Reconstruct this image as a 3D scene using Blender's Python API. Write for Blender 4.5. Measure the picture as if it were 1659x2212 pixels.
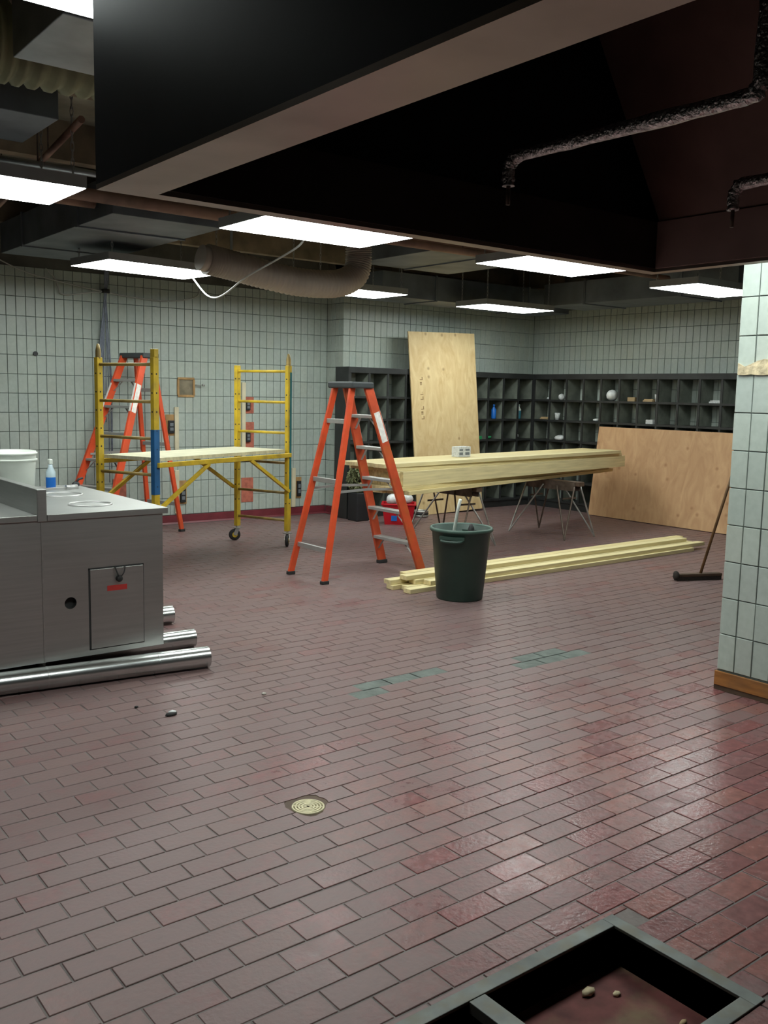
import bpy, bmesh, math, random
from mathutils import Vector, Matrix
random.seed(7)
R = math.radians
S = bpy.context.scene
C = S.collection
for o in list(bpy.data.objects): bpy.data.objects.remove(o)

# ------------------------------------------------------------------ camera
CAM_H, TH, PITCH, ROLL, FPX = 1.6, R(52.0), R(7.18), R(1.167), 2021.0
fh = Vector((math.cos(TH), math.sin(TH), 0)); rt = Vector((math.sin(TH), -math.cos(TH), 0)); up = Vector((0, 0, 1))
fwd = fh * math.cos(PITCH) - up * math.sin(PITCH)
u0 = fh * math.sin(PITCH) + up * math.cos(PITCH)
r2 = rt * math.cos(ROLL) + u0 * math.sin(ROLL)
u2 = -rt * math.sin(ROLL) + u0 * math.cos(ROLL)
cd = bpy.data.cameras.new('camera'); cam = bpy.data.objects.new('camera', cd); C.objects.link(cam)
m = Matrix((r2, u2, -fwd)).transposed().to_4x4(); m.translation = (0, 0, CAM_H)
cam.matrix_world = m
cd.sensor_fit = 'VERTICAL'; cd.sensor_height = 36; cd.lens = 36 * FPX / 2212; cd.clip_start = .02
S.camera = cam
# ------------------------------------------------------------------ world, exposure
w = bpy.data.worlds.new('world'); S.world = w; w.use_nodes = True
w.node_tree.nodes['Background'].inputs[0].default_value = (.012, .013, .013, 1)
LIGHT = 18.0                      # radiance of the fluorescent diffusers
S.view_settings.view_transform = 'Standard'; S.view_settings.look = 'None'
S.view_settings.exposure = 0.0; S.view_settings.gamma = 1.0; S.view_settings.use_curve_mapping = False

# ------------------------------------------------------------------ materials
def nt(name):
    mt = bpy.data.materials.new(name); mt.use_nodes = True
    n = mt.node_tree.nodes; return mt, n, mt.node_tree.links, n['Principled BSDF']
def setp(b, **k):
    for a, v in k.items():
        b.inputs[a.replace('_', ' ')].default_value = v
def mat(name, col, rough=.6, metal=0, var=.12, scale=6, detail=4, bump=0, bscale=40, spec=.5, stretch=None, grime=None, gscale=2.5, gamt=.5):
    """plain colour with noise variation, optional grain stretch, grime colour and bump"""
    mt, n, l, b = nt(name)
    tc = n.new('ShaderNodeTexCoord'); mp = n.new('ShaderNodeMapping'); l.new(tc.outputs['Object'], mp.inputs[0])
    if stretch: mp.inputs['Scale'].default_value = stretch
    oi = n.new('ShaderNodeObjectInfo'); ad = n.new('ShaderNodeVectorMath'); ad.operation = 'ADD'
    sc = n.new('ShaderNodeMath'); sc.operation = 'MULTIPLY'; sc.inputs[1].default_value = 37.0
    l.new(oi.outputs['Random'], sc.inputs[0]); l.new(mp.outputs[0], ad.inputs[0]); l.new(sc.outputs[0], ad.inputs[1])
    nz = n.new('ShaderNodeTexNoise'); nz.inputs['Scale'].default_value = scale; nz.inputs['Detail'].default_value = detail
    l.new(ad.outputs[0], nz.inputs['Vector'])
    rp = n.new('ShaderNodeValToRGB'); l.new(nz.outputs['Fac'], rp.inputs[0])
    rp.color_ramp.elements[0].position = .3; rp.color_ramp.elements[1].position = .7
    rp.color_ramp.elements[0].color = tuple(max(0, c * (1 - var)) for c in col) + (1,)
    rp.color_ramp.elements[1].color = tuple(min(1, c * (1 + var)) for c in col) + (1,)
    out = rp.outputs[0]
    if grime:
        g = n.new('ShaderNodeTexNoise'); g.inputs['Scale'].default_value = gscale; g.inputs['Detail'].default_value = 6
        l.new(tc.outputs['Object'], g.inputs['Vector'])
        r2_ = n.new('ShaderNodeValToRGB'); l.new(g.outputs['Fac'], r2_.inputs[0])
        r2_.color_ramp.elements[0].position = .48; r2_.color_ramp.elements[1].position = .72
        r2_.color_ramp.elements[1].color = (gamt, gamt, gamt, 1)
        mx = n.new('ShaderNodeMixRGB'); l.new(r2_.outputs[0], mx.inputs[0]); l.new(out, mx.inputs[1]); mx.inputs[2].default_value = grime + (1,)
        out = mx.outputs[0]
    l.new(out, b.inputs['Base Color'])
    setp(b, Roughness=rough, Metallic=metal)
    b.inputs['Specular IOR Level'].default_value = spec
    if bump:
        bz = n.new('ShaderNodeTexNoise'); bz.inputs['Scale'].default_value = bscale; l.new(ad.outputs[0], bz.inputs['Vector'])
        bp = n.new('ShaderNodeBump'); bp.inputs['Strength'].default_value = bump; bp.inputs['Distance'].default_value = .01
        l.new(bz.outputs['Fac'], bp.inputs['Height']); l.new(bp.outputs[0], b.inputs['Normal'])
    return mt

def piece_mat(name, cols, rough, bump, dust=None, mottling=.25):
    """tiles / bricks: colour picked per object or per mesh island, mottled, with optional dust layer laid by position"""
    mt, n, l, b = nt(name)
    oi = n.new('ShaderNodeObjectInfo'); ge = n.new('ShaderNodeNewGeometry')
    ad = n.new('ShaderNodeMath'); ad.operation = 'ADD'; l.new(oi.outputs['Random'], ad.inputs[0]); l.new(ge.outputs['Random Per Island'], ad.inputs[1])
    fr = n.new('ShaderNodeMath'); fr.operation = 'FRACT'; l.new(ad.outputs[0], fr.inputs[0])
    rp = n.new('ShaderNodeValToRGB'); l.new(fr.outputs[0], rp.inputs[0]); cr = rp.color_ramp
    cr.elements[0].color = cols[0] + (1,); cr.elements[1].color = cols[-1] + (1,)
    for i, c in enumerate(cols[1:-1]):
        e = cr.elements.new((i + 1) / (len(cols) - 1)); e.color = c + (1,)
    nz = n.new('ShaderNodeTexNoise'); nz.inputs['Scale'].default_value = 28; nz.inputs['Detail'].default_value = 5
    l.new(ge.outputs['Position'], nz.inputs['Vector'])
    mr = n.new('ShaderNodeMapRange'); l.new(nz.outputs['Fac'], mr.inputs[0]); mr.inputs[1].default_value = .3; mr.inputs[2].default_value = .7
    mr.inputs[3].default_value = 1 - mottling; mr.inputs[4].default_value = 1 + mottling
    ml = n.new('ShaderNodeVectorMath'); ml.operation = 'MULTIPLY'; l.new(rp.outputs[0], ml.inputs[0]); l.new(mr.outputs[0], ml.inputs[1])
    out = ml.outputs[0]
    rgh = None
    if dust:
        d = n.new('ShaderNodeTexNoise'); d.inputs['Scale'].default_value = dust['scale']; d.inputs['Detail'].default_value = 8; d.inputs['Roughness'].default_value = .65
        l.new(ge.outputs['Position'], d.inputs['Vector'])
        val = d.outputs['Fac']
        if 'axis' in dust:   # finer blotches of dust on top of the large ones
            d2 = n.new('ShaderNodeTexNoise'); d2.inputs['Scale'].default_value = 9.0; d2.inputs['Detail'].default_value = 8; d2.inputs['Roughness'].default_value = .75
            l.new(ge.outputs['Position'], d2.inputs['Vector'])
            mm = n.new('ShaderNodeMixRGB'); mm.inputs[0].default_value = .5; l.new(val, mm.inputs[1]); l.new(d2.outputs['Fac'], mm.inputs[2]); val = mm.outputs[0]
        if 'axis' in dust:   # a worn, cleaner area where people stood at the cooking line
            sx = n.new('ShaderNodeVectorMath'); sx.operation = 'DISTANCE'; l.new(ge.outputs['Position'], sx.inputs[0]); sx.inputs[1].default_value = dust['axis']
            m2 = n.new('ShaderNodeMapRange'); l.new(sx.outputs['Value'], m2.inputs[0]); m2.inputs[1].default_value = dust['a0']; m2.inputs[2].default_value = dust['a1']
            m2.inputs[3].default_value = -.2; m2.inputs[4].default_value = .1
            a2 = n.new('ShaderNodeMath'); a2.operation = 'ADD'; l.new(val, a2.inputs[0]); l.new(m2.outputs[0], a2.inputs[1]); val = a2.outputs[0]
        a3 = n.new('ShaderNodeMath'); a3.operation = 'MULTIPLY_ADD'; l.new(fr.outputs[0], a3.inputs[0]); a3.inputs[1].default_value = .16; l.new(val, a3.inputs[2])
        dr = n.new('ShaderNodeMapRange'); l.new(a3.outputs[0], dr.inputs[0]); dr.inputs[1].default_value = dust['lo']; dr.inputs[2].default_value = dust['hi']
        dr.inputs[3].default_value = dust['min']; dr.inputs[4].default_value = dust['max']
        mx = n.new('ShaderNodeMixRGB'); l.new(dr.outputs[0], mx.inputs[0]); l.new(out, mx.inputs[1]); mx.inputs[2].default_value = dust['col'] + (1,)
        out = mx.outputs[0]
    l.new(out, b.inputs['Base Color'])
    rr = n.new('ShaderNodeMapRange'); l.new(nz.outputs['Fac'], rr.inputs[0]); rr.inputs[3].default_value = rough - .06; rr.inputs[4].default_value = rough + .10
    b.inputs['Specular IOR Level'].default_value = .26 if dust and 'axis' in dust else .5
    if dust and 'axis' in dust:
        ra = n.new('ShaderNodeMath'); ra.operation = 'MULTIPLY_ADD'; l.new(dr.outputs[0], ra.inputs[0]); ra.inputs[1].default_value = .26; l.new(rr.outputs[0], ra.inputs[2]); l.new(ra.outputs[0], b.inputs['Roughness'])
    else: l.new(rr.outputs[0], b.inputs['Roughness'])
    bz = n.new('ShaderNodeTexNoise'); bz.inputs['Scale'].default_value = 60; bz.inputs['Detail'].default_value = 4; l.new(ge.outputs['Position'], bz.inputs['Vector'])
    bp = n.new('ShaderNodeBump'); bp.inputs['Strength'].default_value = bump; bp.inputs['Distance'].default_value = .004
    l.new(bz.outputs['Fac'], bp.inputs['Height']); l.new(bp.outputs[0], b.inputs['Normal'])
    return mt

def emit(name, col, s):
    mt, n, l, b = nt(name); n.remove(b)
    e = n.new('ShaderNodeEmission'); e.inputs[0].default_value = col + (1,); e.inputs[1].default_value = s
    l.new(e.outputs[0], n['Material Output'].inputs[0]); return mt

def plywood(name, c0, c1, c2):
    """rotary cut face veneer: stretched grain, wandering bands and knots"""
    mt, n, l, b = nt(name)
    tc = n.new('ShaderNodeTexCoord'); mp = n.new('ShaderNodeMapping'); mp.inputs['Scale'].default_value = (4.5, 4.5, 1.6); l.new(tc.outputs['Object'], mp.inputs[0])
    nz = n.new('ShaderNodeTexNoise'); nz.inputs['Scale'].default_value = 1.5; nz.inputs['Detail'].default_value = 9; nz.inputs['Distortion'].default_value = 2.0; l.new(mp.outputs[0], nz.inputs['Vector'])
    rp = n.new('ShaderNodeValToRGB'); l.new(nz.outputs['Fac'], rp.inputs[0])
    rp.color_ramp.elements[0].position = .3; rp.color_ramp.elements[0].color = c0 + (1,)
    rp.color_ramp.elements[1].position = .72; rp.color_ramp.elements[1].color = c1 + (1,)
    vo = n.new('ShaderNodeTexVoronoi'); vo.inputs['Scale'].default_value = 4.2; vo.voronoi_dimensions = '2D'
    sp = n.new('ShaderNodeSeparateXYZ'); cm = n.new('ShaderNodeCombineXYZ'); l.new(tc.outputs['Object'], sp.inputs[0]); l.new(sp.outputs['X'], cm.inputs['X']); l.new(sp.outputs['Z'], cm.inputs['Y']); l.new(cm.outputs[0], vo.inputs['Vector'])
    kr = n.new('ShaderNodeValToRGB'); l.new(vo.outputs['Distance'], kr.inputs[0])
    kr.color_ramp.elements[0].position = .03; kr.color_ramp.elements[0].color = (.75, .75, .75, 1); kr.color_ramp.elements[1].position = .13; kr.color_ramp.elements[1].color = (0, 0, 0, 1)
    sep = n.new('ShaderNodeSeparateColor'); l.new(vo.outputs['Color'], sep.inputs[0])
    gt = n.new('ShaderNodeMath'); gt.operation = 'GREATER_THAN'; gt.inputs[1].default_value = .62; l.new(sep.outputs[0], gt.inputs[0])
    mu = n.new('ShaderNodeMath'); mu.operation = 'MULTIPLY'; l.new(gt.outputs[0], mu.inputs[0]); l.new(kr.outputs[0], mu.inputs[1])
    mx = n.new('ShaderNodeMixRGB'); l.new(mu.outputs[0], mx.inputs[0]); l.new(rp.outputs[0], mx.inputs[1]); mx.inputs[2].default_value = c2 + (1,)
    l.new(mx.outputs[0], b.inputs['Base Color']); setp(b, Roughness=.62)
    return mt

M = {}
M['brick'] = piece_mat('quarry_brick', [(.20, .062, .062), (.155, .060, .060), (.23, .085, .072), (.18, .058, .062), (.21, .085, .085)], .20, .3,
                       dict(scale=1.1, lo=.40, hi=.66, min=.05, max=.80, col=(.172, .128, .123), axis=(3.7, 1.0, 0), a0=1.0, a1=2.9))
M['mortar'] = mat('mortar', (.150, .128, .120), .85, var=.3, scale=9, bump=.4, bscale=30)
M['cement'] = mat('grey_cement', (.125, .145, .130), .85, var=.25, scale=12, bump=.5, bscale=40)
M['tile'] = piece_mat('glazed_wall_tile', [(.40, .46, .42), (.45, .51, .46), (.42, .48, .45), (.47, .52, .47)], .32, .08, mottling=.06,
                      dust=dict(scale=.8, lo=.5, hi=.85, min=0, max=.45, col=(.30, .33, .27)))
M['grout'] = mat('dark_grout', (.14, .165, .155), .9, var=.2)
M['wall_dark'] = mat('sooty_plaster', (.10, .098, .085), .9, var=.4, scale=3)
M['ceil'] = mat('sooty_ceiling', (.26, .25, .19), .9, var=.5, scale=2.2, detail=6, grime=(.15, .10, .07), gscale=1.5)
M['joist'] = mat('dark_joist', (.24, .19, .13), .85, var=.4, scale=4)
M['galv'] = mat('galvanised_duct', (.40, .43, .44), .42, metal=.8, var=.25, scale=3, grime=(.08, .08, .07))
M['dkduct'] = mat('dark_duct', (.14, .16, .18), .55, metal=.3, var=.3, scale=3)
M['brownpipe'] = mat('rusty_pipe', (.30, .18, .13), .7, var=.35, scale=5)
M['flex'] = mat('flex_duct_film', (.42, .36, .30), .5, var=.12, scale=3, spec=.4)
M['olive'] = mat('olive_flex', (.30, .31, .17), .6, var=.25)
M['base_red'] = mat('red_cove_base', (.17, .025, .035), .45, var=.25, scale=5)
M['hood'] = mat('hood_steel', (.42, .37, .33), .4, metal=.9, var=.12, scale=3, grime=(.13, .10, .08), gscale=2)
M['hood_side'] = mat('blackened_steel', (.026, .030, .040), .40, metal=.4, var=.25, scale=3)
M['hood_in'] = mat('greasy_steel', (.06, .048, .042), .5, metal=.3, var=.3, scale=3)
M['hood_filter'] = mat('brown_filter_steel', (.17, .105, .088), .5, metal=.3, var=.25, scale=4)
M['hood_skirt'] = mat('floor_lit_steel', (.52, .38, .35), .55, metal=.1, var=.2, scale=3)  # lighter brown puts the floor's bounced light into the right skirt's colour
M['foil'] = mat('crinkled_foil', (.72, .73, .73), .34, metal=.9, var=.5, scale=60, bump=1.0, bscale=90)
M['steel'] = mat('brushed_stainless', (.43, .44, .425), .42, metal=.95, var=.07, scale=2, stretch=(1, 1, 30), grime=(.36, .36, .34), gscale=2, bump=.05, bscale=20)
M['steel_dark'] = mat('shadow_gap', (.03, .03, .03), .7)
M['chrome'] = mat('chrome', (.72, .73, .73), .2, metal=1, var=.03)
M['spiral'] = mat('round_duct_steel', (.58, .60, .59), .24, metal=.95, var=.1, scale=3, grime=(.38, .39, .37), gscale=6)
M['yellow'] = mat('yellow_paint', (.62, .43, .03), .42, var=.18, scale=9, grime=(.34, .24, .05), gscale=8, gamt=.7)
M['dkyellow'] = mat('dark_yellow', (.30, .21, .06), .5, var=.35, scale=9)  # darker yellow for pins, left frame rungs and rungs below the deck
M['bluetape'] = mat('blue_paint', (.015, .10, .25), .5, var=.2)
M['tealtape'] = mat('teal_paint', (.01, .14, .16), .5, var=.2)
M['board'] = mat('platform_ply', (.55, .53, .38), .7, var=.2, scale=8, stretch=(1, 6, 1))
M['orange'] = mat('orange_fibreglass', (.66, .075, .022), .45, var=.14, scale=8, grime=(.40, .085, .03), gscale=7)
M['orange_dk'] = mat('orange_fibreglass_worn', (.52, .07, .022), .5, var=.2, scale=8, grime=(.42, .15, .03), gscale=5)
M['alu'] = mat('aluminium', (.46, .46, .45), .42, metal=.6, var=.12)
M['capgrey'] = mat('ladder_cap_plastic', (.045, .052, .055), .55, var=.2)
M['black'] = mat('black_rubber', (.02, .02, .02), .7)
M['sticker'] = mat('white_sticker', (.75, .72, .68), .5, var=.15, scale=30)
M['pine'] = mat('pine', (.70, .60, .33), .58, var=.12, scale=5, stretch=(.6, 9, 9))
M['pine2'] = mat('pine_warm', (.66, .55, .28), .58, var=.14, scale=5, stretch=(.6, 9, 9))
M['pine_end'] = mat('pine_end_grain', (.68, .56, .30), .7, var=.25, scale=25)
M['cream'] = mat('cream_strip', (.66, .60, .42), .6, var=.1)
M['ply1'] = plywood('plywood_pale', (.60, .42, .20), (.76, .60, .33), (.34, .20, .09))
M['ply2'] = plywood('plywood_pink', (.49, .28, .14), (.62, .385, .205), (.36, .18, .08))
M['plyedge'] = mat('plywood_edge', (.40, .26, .13), .7, var=.3, scale=40)
M['cubby'] = mat('black_stained_wood', (.022, .024, .024), .5, var=.35, scale=6)
M['cubby_side'] = mat('grey_divider_board', (.15, .168, .14), .7, var=.3, scale=8)
M['greencan'] = mat('dark_green_plastic', (.026, .055, .043), .5, var=.14, scale=4, grime=(.05, .075, .06), gscale=5)
M['greenrim'] = mat('green_rim_plastic', (.06, .115, .09), .5, var=.1)
M['red'] = mat('red_plastic', (.48, .005, .015), .4, var=.1)
M['white'] = mat('white_plastic', (.66, .70, .64), .45, var=.05)
M['bag'] = mat('white_plastic_bag', (.72, .74, .74), .4, var=.12, scale=25, bump=.6, bscale=30)
M['rust'] = mat('rusty_rod', (.13, .10, .08), .55, metal=.5, var=.4, scale=15)
M['rod'] = mat('grey_rod', (.42, .42, .40), .4, metal=.7, var=.25, scale=15)
M['dkwood'] = mat('dark_worn_wood', (.085, .05, .03), .7, var=.3, scale=8)
M['handle'] = mat('broom_handle_wood', (.15, .075, .025), .6, var=.3, scale=8)
M['bristle'] = mat('dark_bristles', (.03, .022, .018), .9, var=.4, scale=60)
M['orangewood'] = mat('stained_orange_board', (.33, .13, .03), .6, var=.3, scale=6, stretch=(6, 1, 6), grime=(.12, .08, .05), gscale=5)
M['torn'] = mat('torn_adhesive', (.55, .46, .30), .9, var=.35, scale=25, bump=.8, bscale=30)
M['boxwood'] = mat('plywood_backing', (.42, .25, .10), .7, var=.25, scale=12)
M['boxred'] = mat('red_brick_core', (.44, .13, .085), .8, var=.25, scale=20)
M['recess'] = mat('recess_plaster', (.22, .19, .13), .9, var=.3, scale=12)
M['device'] = mat('dark_wall_box', (.03, .032, .035), .5, metal=.4)
M['cable'] = mat('white_cable', (.42, .43, .41), .45, var=.05)
M['greywire'] = mat('blue_grey_wire', (.16, .18, .23), .5, var=.3, scale=20)
M['fixture'] = mat('fixture_enamel', (.30, .31, .30), .5, var=.1)
M['lamp'] = emit('fluorescent_diffuser', (.93, 1.0, .955), LIGHT)
M['brass'] = mat('drain_brass', (.55, .50, .33), .45, metal=.5, var=.2, scale=40)
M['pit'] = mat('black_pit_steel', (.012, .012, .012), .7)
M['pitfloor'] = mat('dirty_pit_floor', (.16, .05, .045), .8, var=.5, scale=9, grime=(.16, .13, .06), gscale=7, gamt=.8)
M['frame'] = mat('weathered_steel', (.105, .115, .108), .5, metal=.4, var=.4, scale=9, grime=(.10, .085, .05), gscale=12, gamt=.8)
M['bluebottle'] = mat('blue_plastic', (.01, .13, .50), .35, var=.1)
M['tealbottle'] = mat('teal_plastic', (.03, .16, .22), .35, var=.1)
M['greenitem'] = mat('green_plastic', (.02, .25, .09), .45, var=.1)
M['tan'] = mat('tan_card', (.42, .30, .16), .7, var=.2)
M['leaf'] = mat('olive_leaf', (.15, .165, .075), .6, var=.4, scale=10)
M['clear'] = mat('cloudy_clear_plastic', (.45, .55, .60), .25, var=.1)
M['redlabel'] = mat('red_label', (.42, .03, .025), .5, var=.1, scale=40)
M['ink'] = mat('pale_ink', (.62, .45, .40), .6)
M['card'] = mat('white_card', (.60, .62, .62), .6, var=.25, scale=60)
M['greyprint'] = mat('grey_print', (.16, .18, .2), .6)
M['dirtprint'] = mat('stamp_ink', (.30, .19, .085), .7)
M['duststuff'] = mat('pale_debris', (.6, .58, .52), .8, var=.2)

# ------------------------------------------------------------------ mesh helpers
class MB:
    def __init__(s): s.v = []; s.f = []; s.sm = []
    def add(s, vs, fs, smooth=False):
        k = len(s.v); s.v += [tuple(x) for x in vs]
        s.f += [tuple(i + k for i in f) for f in fs]; s.sm += [smooth] * len(fs); return s
    def box(s, x0, x1, y0, y1, z0, z1, mtx=None, bev=0):
        if bev:
            bm = bmesh.new(); bmesh.ops.create_cube(bm, size=1)
            for q in bm.verts: q.co = Vector(((x0 + x1) / 2 + q.co.x * (x1 - x0), (y0 + y1) / 2 + q.co.y * (y1 - y0), (z0 + z1) / 2 + q.co.z * (z1 - z0)))
            bmesh.ops.bevel(bm, geom=bm.edges[:], offset=bev, segments=2, affect='EDGES', profile=.5)
            bm.verts.index_update()
            vs = [q.co.copy() for q in bm.verts]; fs = [[q.index for q in f.verts] for f in bm.faces]; bm.free()
        else:
            vs = [Vector(p) for p in ((x0, y0, z0), (x1, y0, z0), (x1, y1, z0), (x0, y1, z0), (x0, y0, z1), (x1, y0, z1), (x1, y1, z1), (x0, y1, z1))]
            fs = [(0, 3, 2, 1), (4, 5, 6, 7), (0, 1, 5, 4), (1, 2, 6, 5), (2, 3, 7, 6), (3, 0, 4, 7)]
        if mtx is not None: vs = [mtx @ q for q in vs]
        return s.add(vs, fs)
    def beam(s, p0, p1, a, b, side=None, bev=0, a1=None):
        """bar of section a (along side) x b from p0 to p1"""
        p0 = Vector(p0); p1 = Vector(p1); d = (p1 - p0); L = d.length; d.normalize()
        sd = Vector(side) if side is not None else (Vector((0, 0, 1)) if abs(d.z) < .9 else Vector((1, 0, 0)))
        sd = (sd - d * sd.dot(d)).normalized(); t = d.cross(sd)
        mt = Matrix((sd, t, d)).transposed().to_4x4(); mt.translation = p0
        return s.box(-a / 2, a / 2, -b / 2, b / 2, 0, L, mt, bev)
    def tube(s, pts, r, seg=10, smooth=True, res=0, cap=True):
        P = [Vector(p) for p in pts]
        if res: P = catmull(P, res)
        N = len(P); rf = r if callable(r) else (lambda i, n: r)
        T = []
        for i in range(N):
            a = P[max(0, i - 1)]; b = P[min(N - 1, i + 1)]; T.append((b - a).normalized())
        n = T[0].orthogonal().normalized(); vs = []
        for i in range(N):
            n = (n - T[i] * n.dot(T[i]))
            n = n.normalized() if n.length > 1e-6 else T[i].orthogonal().normalized()
            q = T[i].cross(n); rr = rf(i, N)
            for k in range(seg):
                an = 2 * math.pi * k / seg; vs.append(P[i] + (n * math.cos(an) + q * math.sin(an)) * rr)
        fs = [(i * seg + k, i * seg + (k + 1) % seg, (i + 1) * seg + (k + 1) % seg, (i + 1) * seg + k) for i in range(N - 1) for k in range(seg)]
        s.add(vs, fs, smooth)
        if cap:
            k0 = len(s.v) - N * seg
            s.f += [tuple(k0 + k for k in reversed(range(seg))), tuple(k0 + (N - 1) * seg + k for k in range(seg))]; s.sm += [False, False]
        return s
    def lathe(s, prof, seg=32, mtx=None, smooth=True, closed=False):
        vs = []; N = len(prof)
        for (r, z) in prof:
            for k in range(seg):
                a = 2 * math.pi * k / seg; vs.append(Vector((r * math.cos(a), r * math.sin(a), z)))
        fs = []
        for i in range(N - 1 + (1 if closed else 0)):
            j = (i + 1) % N
            for k in range(seg):
                k2 = (k + 1) % seg; fs.append((i * seg + k, i * seg + k2, j * seg + k2, j * seg + k))
        if mtx is not None: vs = [mtx @ q for q in vs]
        return s.add(vs, fs, smooth)
    def disc(s, r, z, seg=32, mtx=None):
        vs = [Vector((r * math.cos(2 * math.pi * k / seg), r * math.sin(2 * math.pi * k / seg), z)) for k in range(seg)]
        if mtx is not None: vs = [mtx @ q for q in vs]
        return s.add(vs, [tuple(range(seg))])
    def blob(s, c, rx, ry, rz, seed=0, amp=.25, sub=2):
        bm = bmesh.new(); bmesh.ops.create_icosphere(bm, subdivisions=sub, radius=1); rnd = random.Random(seed)
        ph = [(Vector((rnd.gauss(0, 1), rnd.gauss(0, 1), rnd.gauss(0, 1))).normalized(), rnd.uniform(-amp, amp), rnd.uniform(.6, 2.5)) for _ in range(9)]
        for q in bm.verts:
            k = 1 + sum(a * math.exp(-f * 3 * (1 - q.co.normalized().dot(d))) for d, a, f in ph)
            q.co = Vector((c[0] + q.co.x * k * rx, c[1] + q.co.y * k * ry, c[2] + q.co.z * k * rz))
        bm.verts.index_update(); vs = [q.co.copy() for q in bm.verts]; fs = [[q.index for q in f.verts] for f in bm.faces]; bm.free()
        return s.add(vs, fs, True)
    def mesh(s, name, material=None):
        me = bpy.data.meshes.new(name); me.from_pydata([tuple(q) for q in s.v], [], s.f); me.polygons.foreach_set('use_smooth', s.sm)
        if material: me.materials.append(M[material] if isinstance(material, str) else material)
        me.update(); return me
    def build(s, name, material, parent=None, label=None):
        o = bpy.data.objects.new(name, s.mesh(name, material)); C.objects.link(o)
        if parent is not None: o.parent = parent
        if label: o['label'] = label
        return o
def catmull(P, res):
    out = []
    for i in range(len(P) - 1):
        p0 = P[max(0, i - 1)]; p1 = P[i]; p2 = P[i + 1]; p3 = P[min(len(P) - 1, i + 2)]
        for k in range(res):
            t = k / res
            out.append(.5 * ((2 * p1) + (p2 - p0) * t + (2 * p0 - 5 * p1 + 4 * p2 - p3) * t * t + (3 * p1 - p0 - 3 * p2 + p3) * t ** 3))
    out.append(P[-1]); return out
def tag(o, label, cat, group=None):
    o['label'] = label; o['category'] = cat
    if group: o['group'] = group
    return o
def struct(o, label=None):
    o['kind'] = 'structure'
    if label: o['label'] = label
    return o
def thing(name, label, cat, loc=(0, 0, 0), rz=0, group=None, rot=None):
    o = bpy.data.objects.new(name, None); C.objects.link(o); o.empty_display_size = .1
    o.location = loc; o.rotation_euler = rot if rot else (0, 0, rz); return tag(o, label, cat, group)
def copy_obj(o, parent=None):
    c = o.copy(); C.objects.link(c)
    if parent is not None: c.parent = parent
    return c

# chamfered tile mesh (local: x,y in plane, z outwards)
def tile_verts(w_, h_, t_, c_=.0018):
    vs = [(0, 0, -t_), (w_, 0, -t_), (w_, h_, -t_), (0, h_, -t_), (0, 0, -c_), (w_, 0, -c_), (w_, h_, -c_), (0, h_, -c_),
          (c_, c_, 0), (w_ - c_, c_, 0), (w_ - c_, h_ - c_, 0), (c_, h_ - c_, 0)]
    fs = [(0, 1, 5, 4), (1, 2, 6, 5), (2, 3, 7, 6), (3, 0, 4, 7), (4, 5, 9, 8), (5, 6, 10, 9), (6, 7, 11, 10), (7, 4, 8, 11), (8, 9, 10, 11)]
    return vs, fs
def lay(parent, pname, material, origin, u, v, n, cells, t_, score, limit=300, jit=.0015, stuffname='tiles'):
    """cells: (x, y, w, h) rectangles in the plane; best `limit` by score (None = not in view) become single parts, the rest one stuff part"""
    u, v, n, origin = Vector(u), Vector(v), Vector(n), Vector(origin)
    base = Matrix((u, v, n)).transposed()
    rnd = random.Random(3); cache = {}
    sc = []
    for c in cells:
        p = origin + u * (c[0] + c[2] / 2) + v * (c[1] + c[3] / 2); s_ = score(p)
        sc.append((s_ if s_ is not None else 1e9, c))
    sc.sort(key=lambda q: q[0]); rest = MB()
    for i, (s_, c) in enumerate(sc):
        key = (round(c[2], 4), round(c[3], 4))
        off = n * rnd.uniform(-jit, jit) + origin + u * c[0] + v * c[1]
        rot = base @ Matrix.Rotation(rnd.uniform(-.004, .004), 3, 'X') @ Matrix.Rotation(rnd.uniform(-.004, .004), 3, 'Y')
        mt = rot.to_4x4(); mt.translation = off
        if i < limit and s_ < 1e8:
            if key not in cache:
                b_ = MB(); b_.add(*tile_verts(c[2], c[3], t_)); cache[key] = b_.mesh(pname, material)
            o = bpy.data.objects.new(pname, cache[key]); C.objects.link(o); o.parent = parent; o.matrix_local = mt
        else:
            vs, fs = tile_verts(c[2], c[3], t_); rest.add([mt @ Vector(q) for q in vs], fs)
    if rest.v:
        o = rest.build(stuffname, material, parent); o['kind'] = 'stuff'
def project(p):
    d = Vector(p) - Vector((0, 0, CAM_H)); a = d.dot(fwd)
    if a <= .05: return None
    return (829.5 + FPX * d.dot(r2) / a, 1106 - FPX * d.dot(u2) / a, a)
def in_view(p, mg=0):
    q = project(p)
    return None if q is None or not (-mg < q[0] < 1659 + mg and -mg < q[1] < 2212 + mg) else q[2]

# ------------------------------------------------------------------ room shell
YL, YB, XJ, XR = 10.34, 9.97, 7.07, 10.60        # left wall, back wall, jog, right wall
ZT, ZC = 2.86, 3.40                               # top of tiling, ceiling
PX0, PX1, PY0, PY1 = .55, 2.222, 1.24, 1.66       # pit opening
FR = .047
def slab_rects(x0, x1, y0, y1, hx0, hx1, hy0, hy1):
    return [(x0, x1, y0, hy0), (x0, x1, hy1, y1), (x0, hx0, hy0, hy1), (hx1, x1, hy0, hy1)]
b = MB()
for (a0, a1, b0, b1) in slab_rects(-3, XR + .2, -3, YL + .2, PX0, PX1, PY0, PY1): b.box(a0, a1, b0, b1, -.22, -.0028)
floor = struct(b.build('floor', 'mortar'), 'dusty red quarry brick floor with grey mortar joints')
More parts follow.
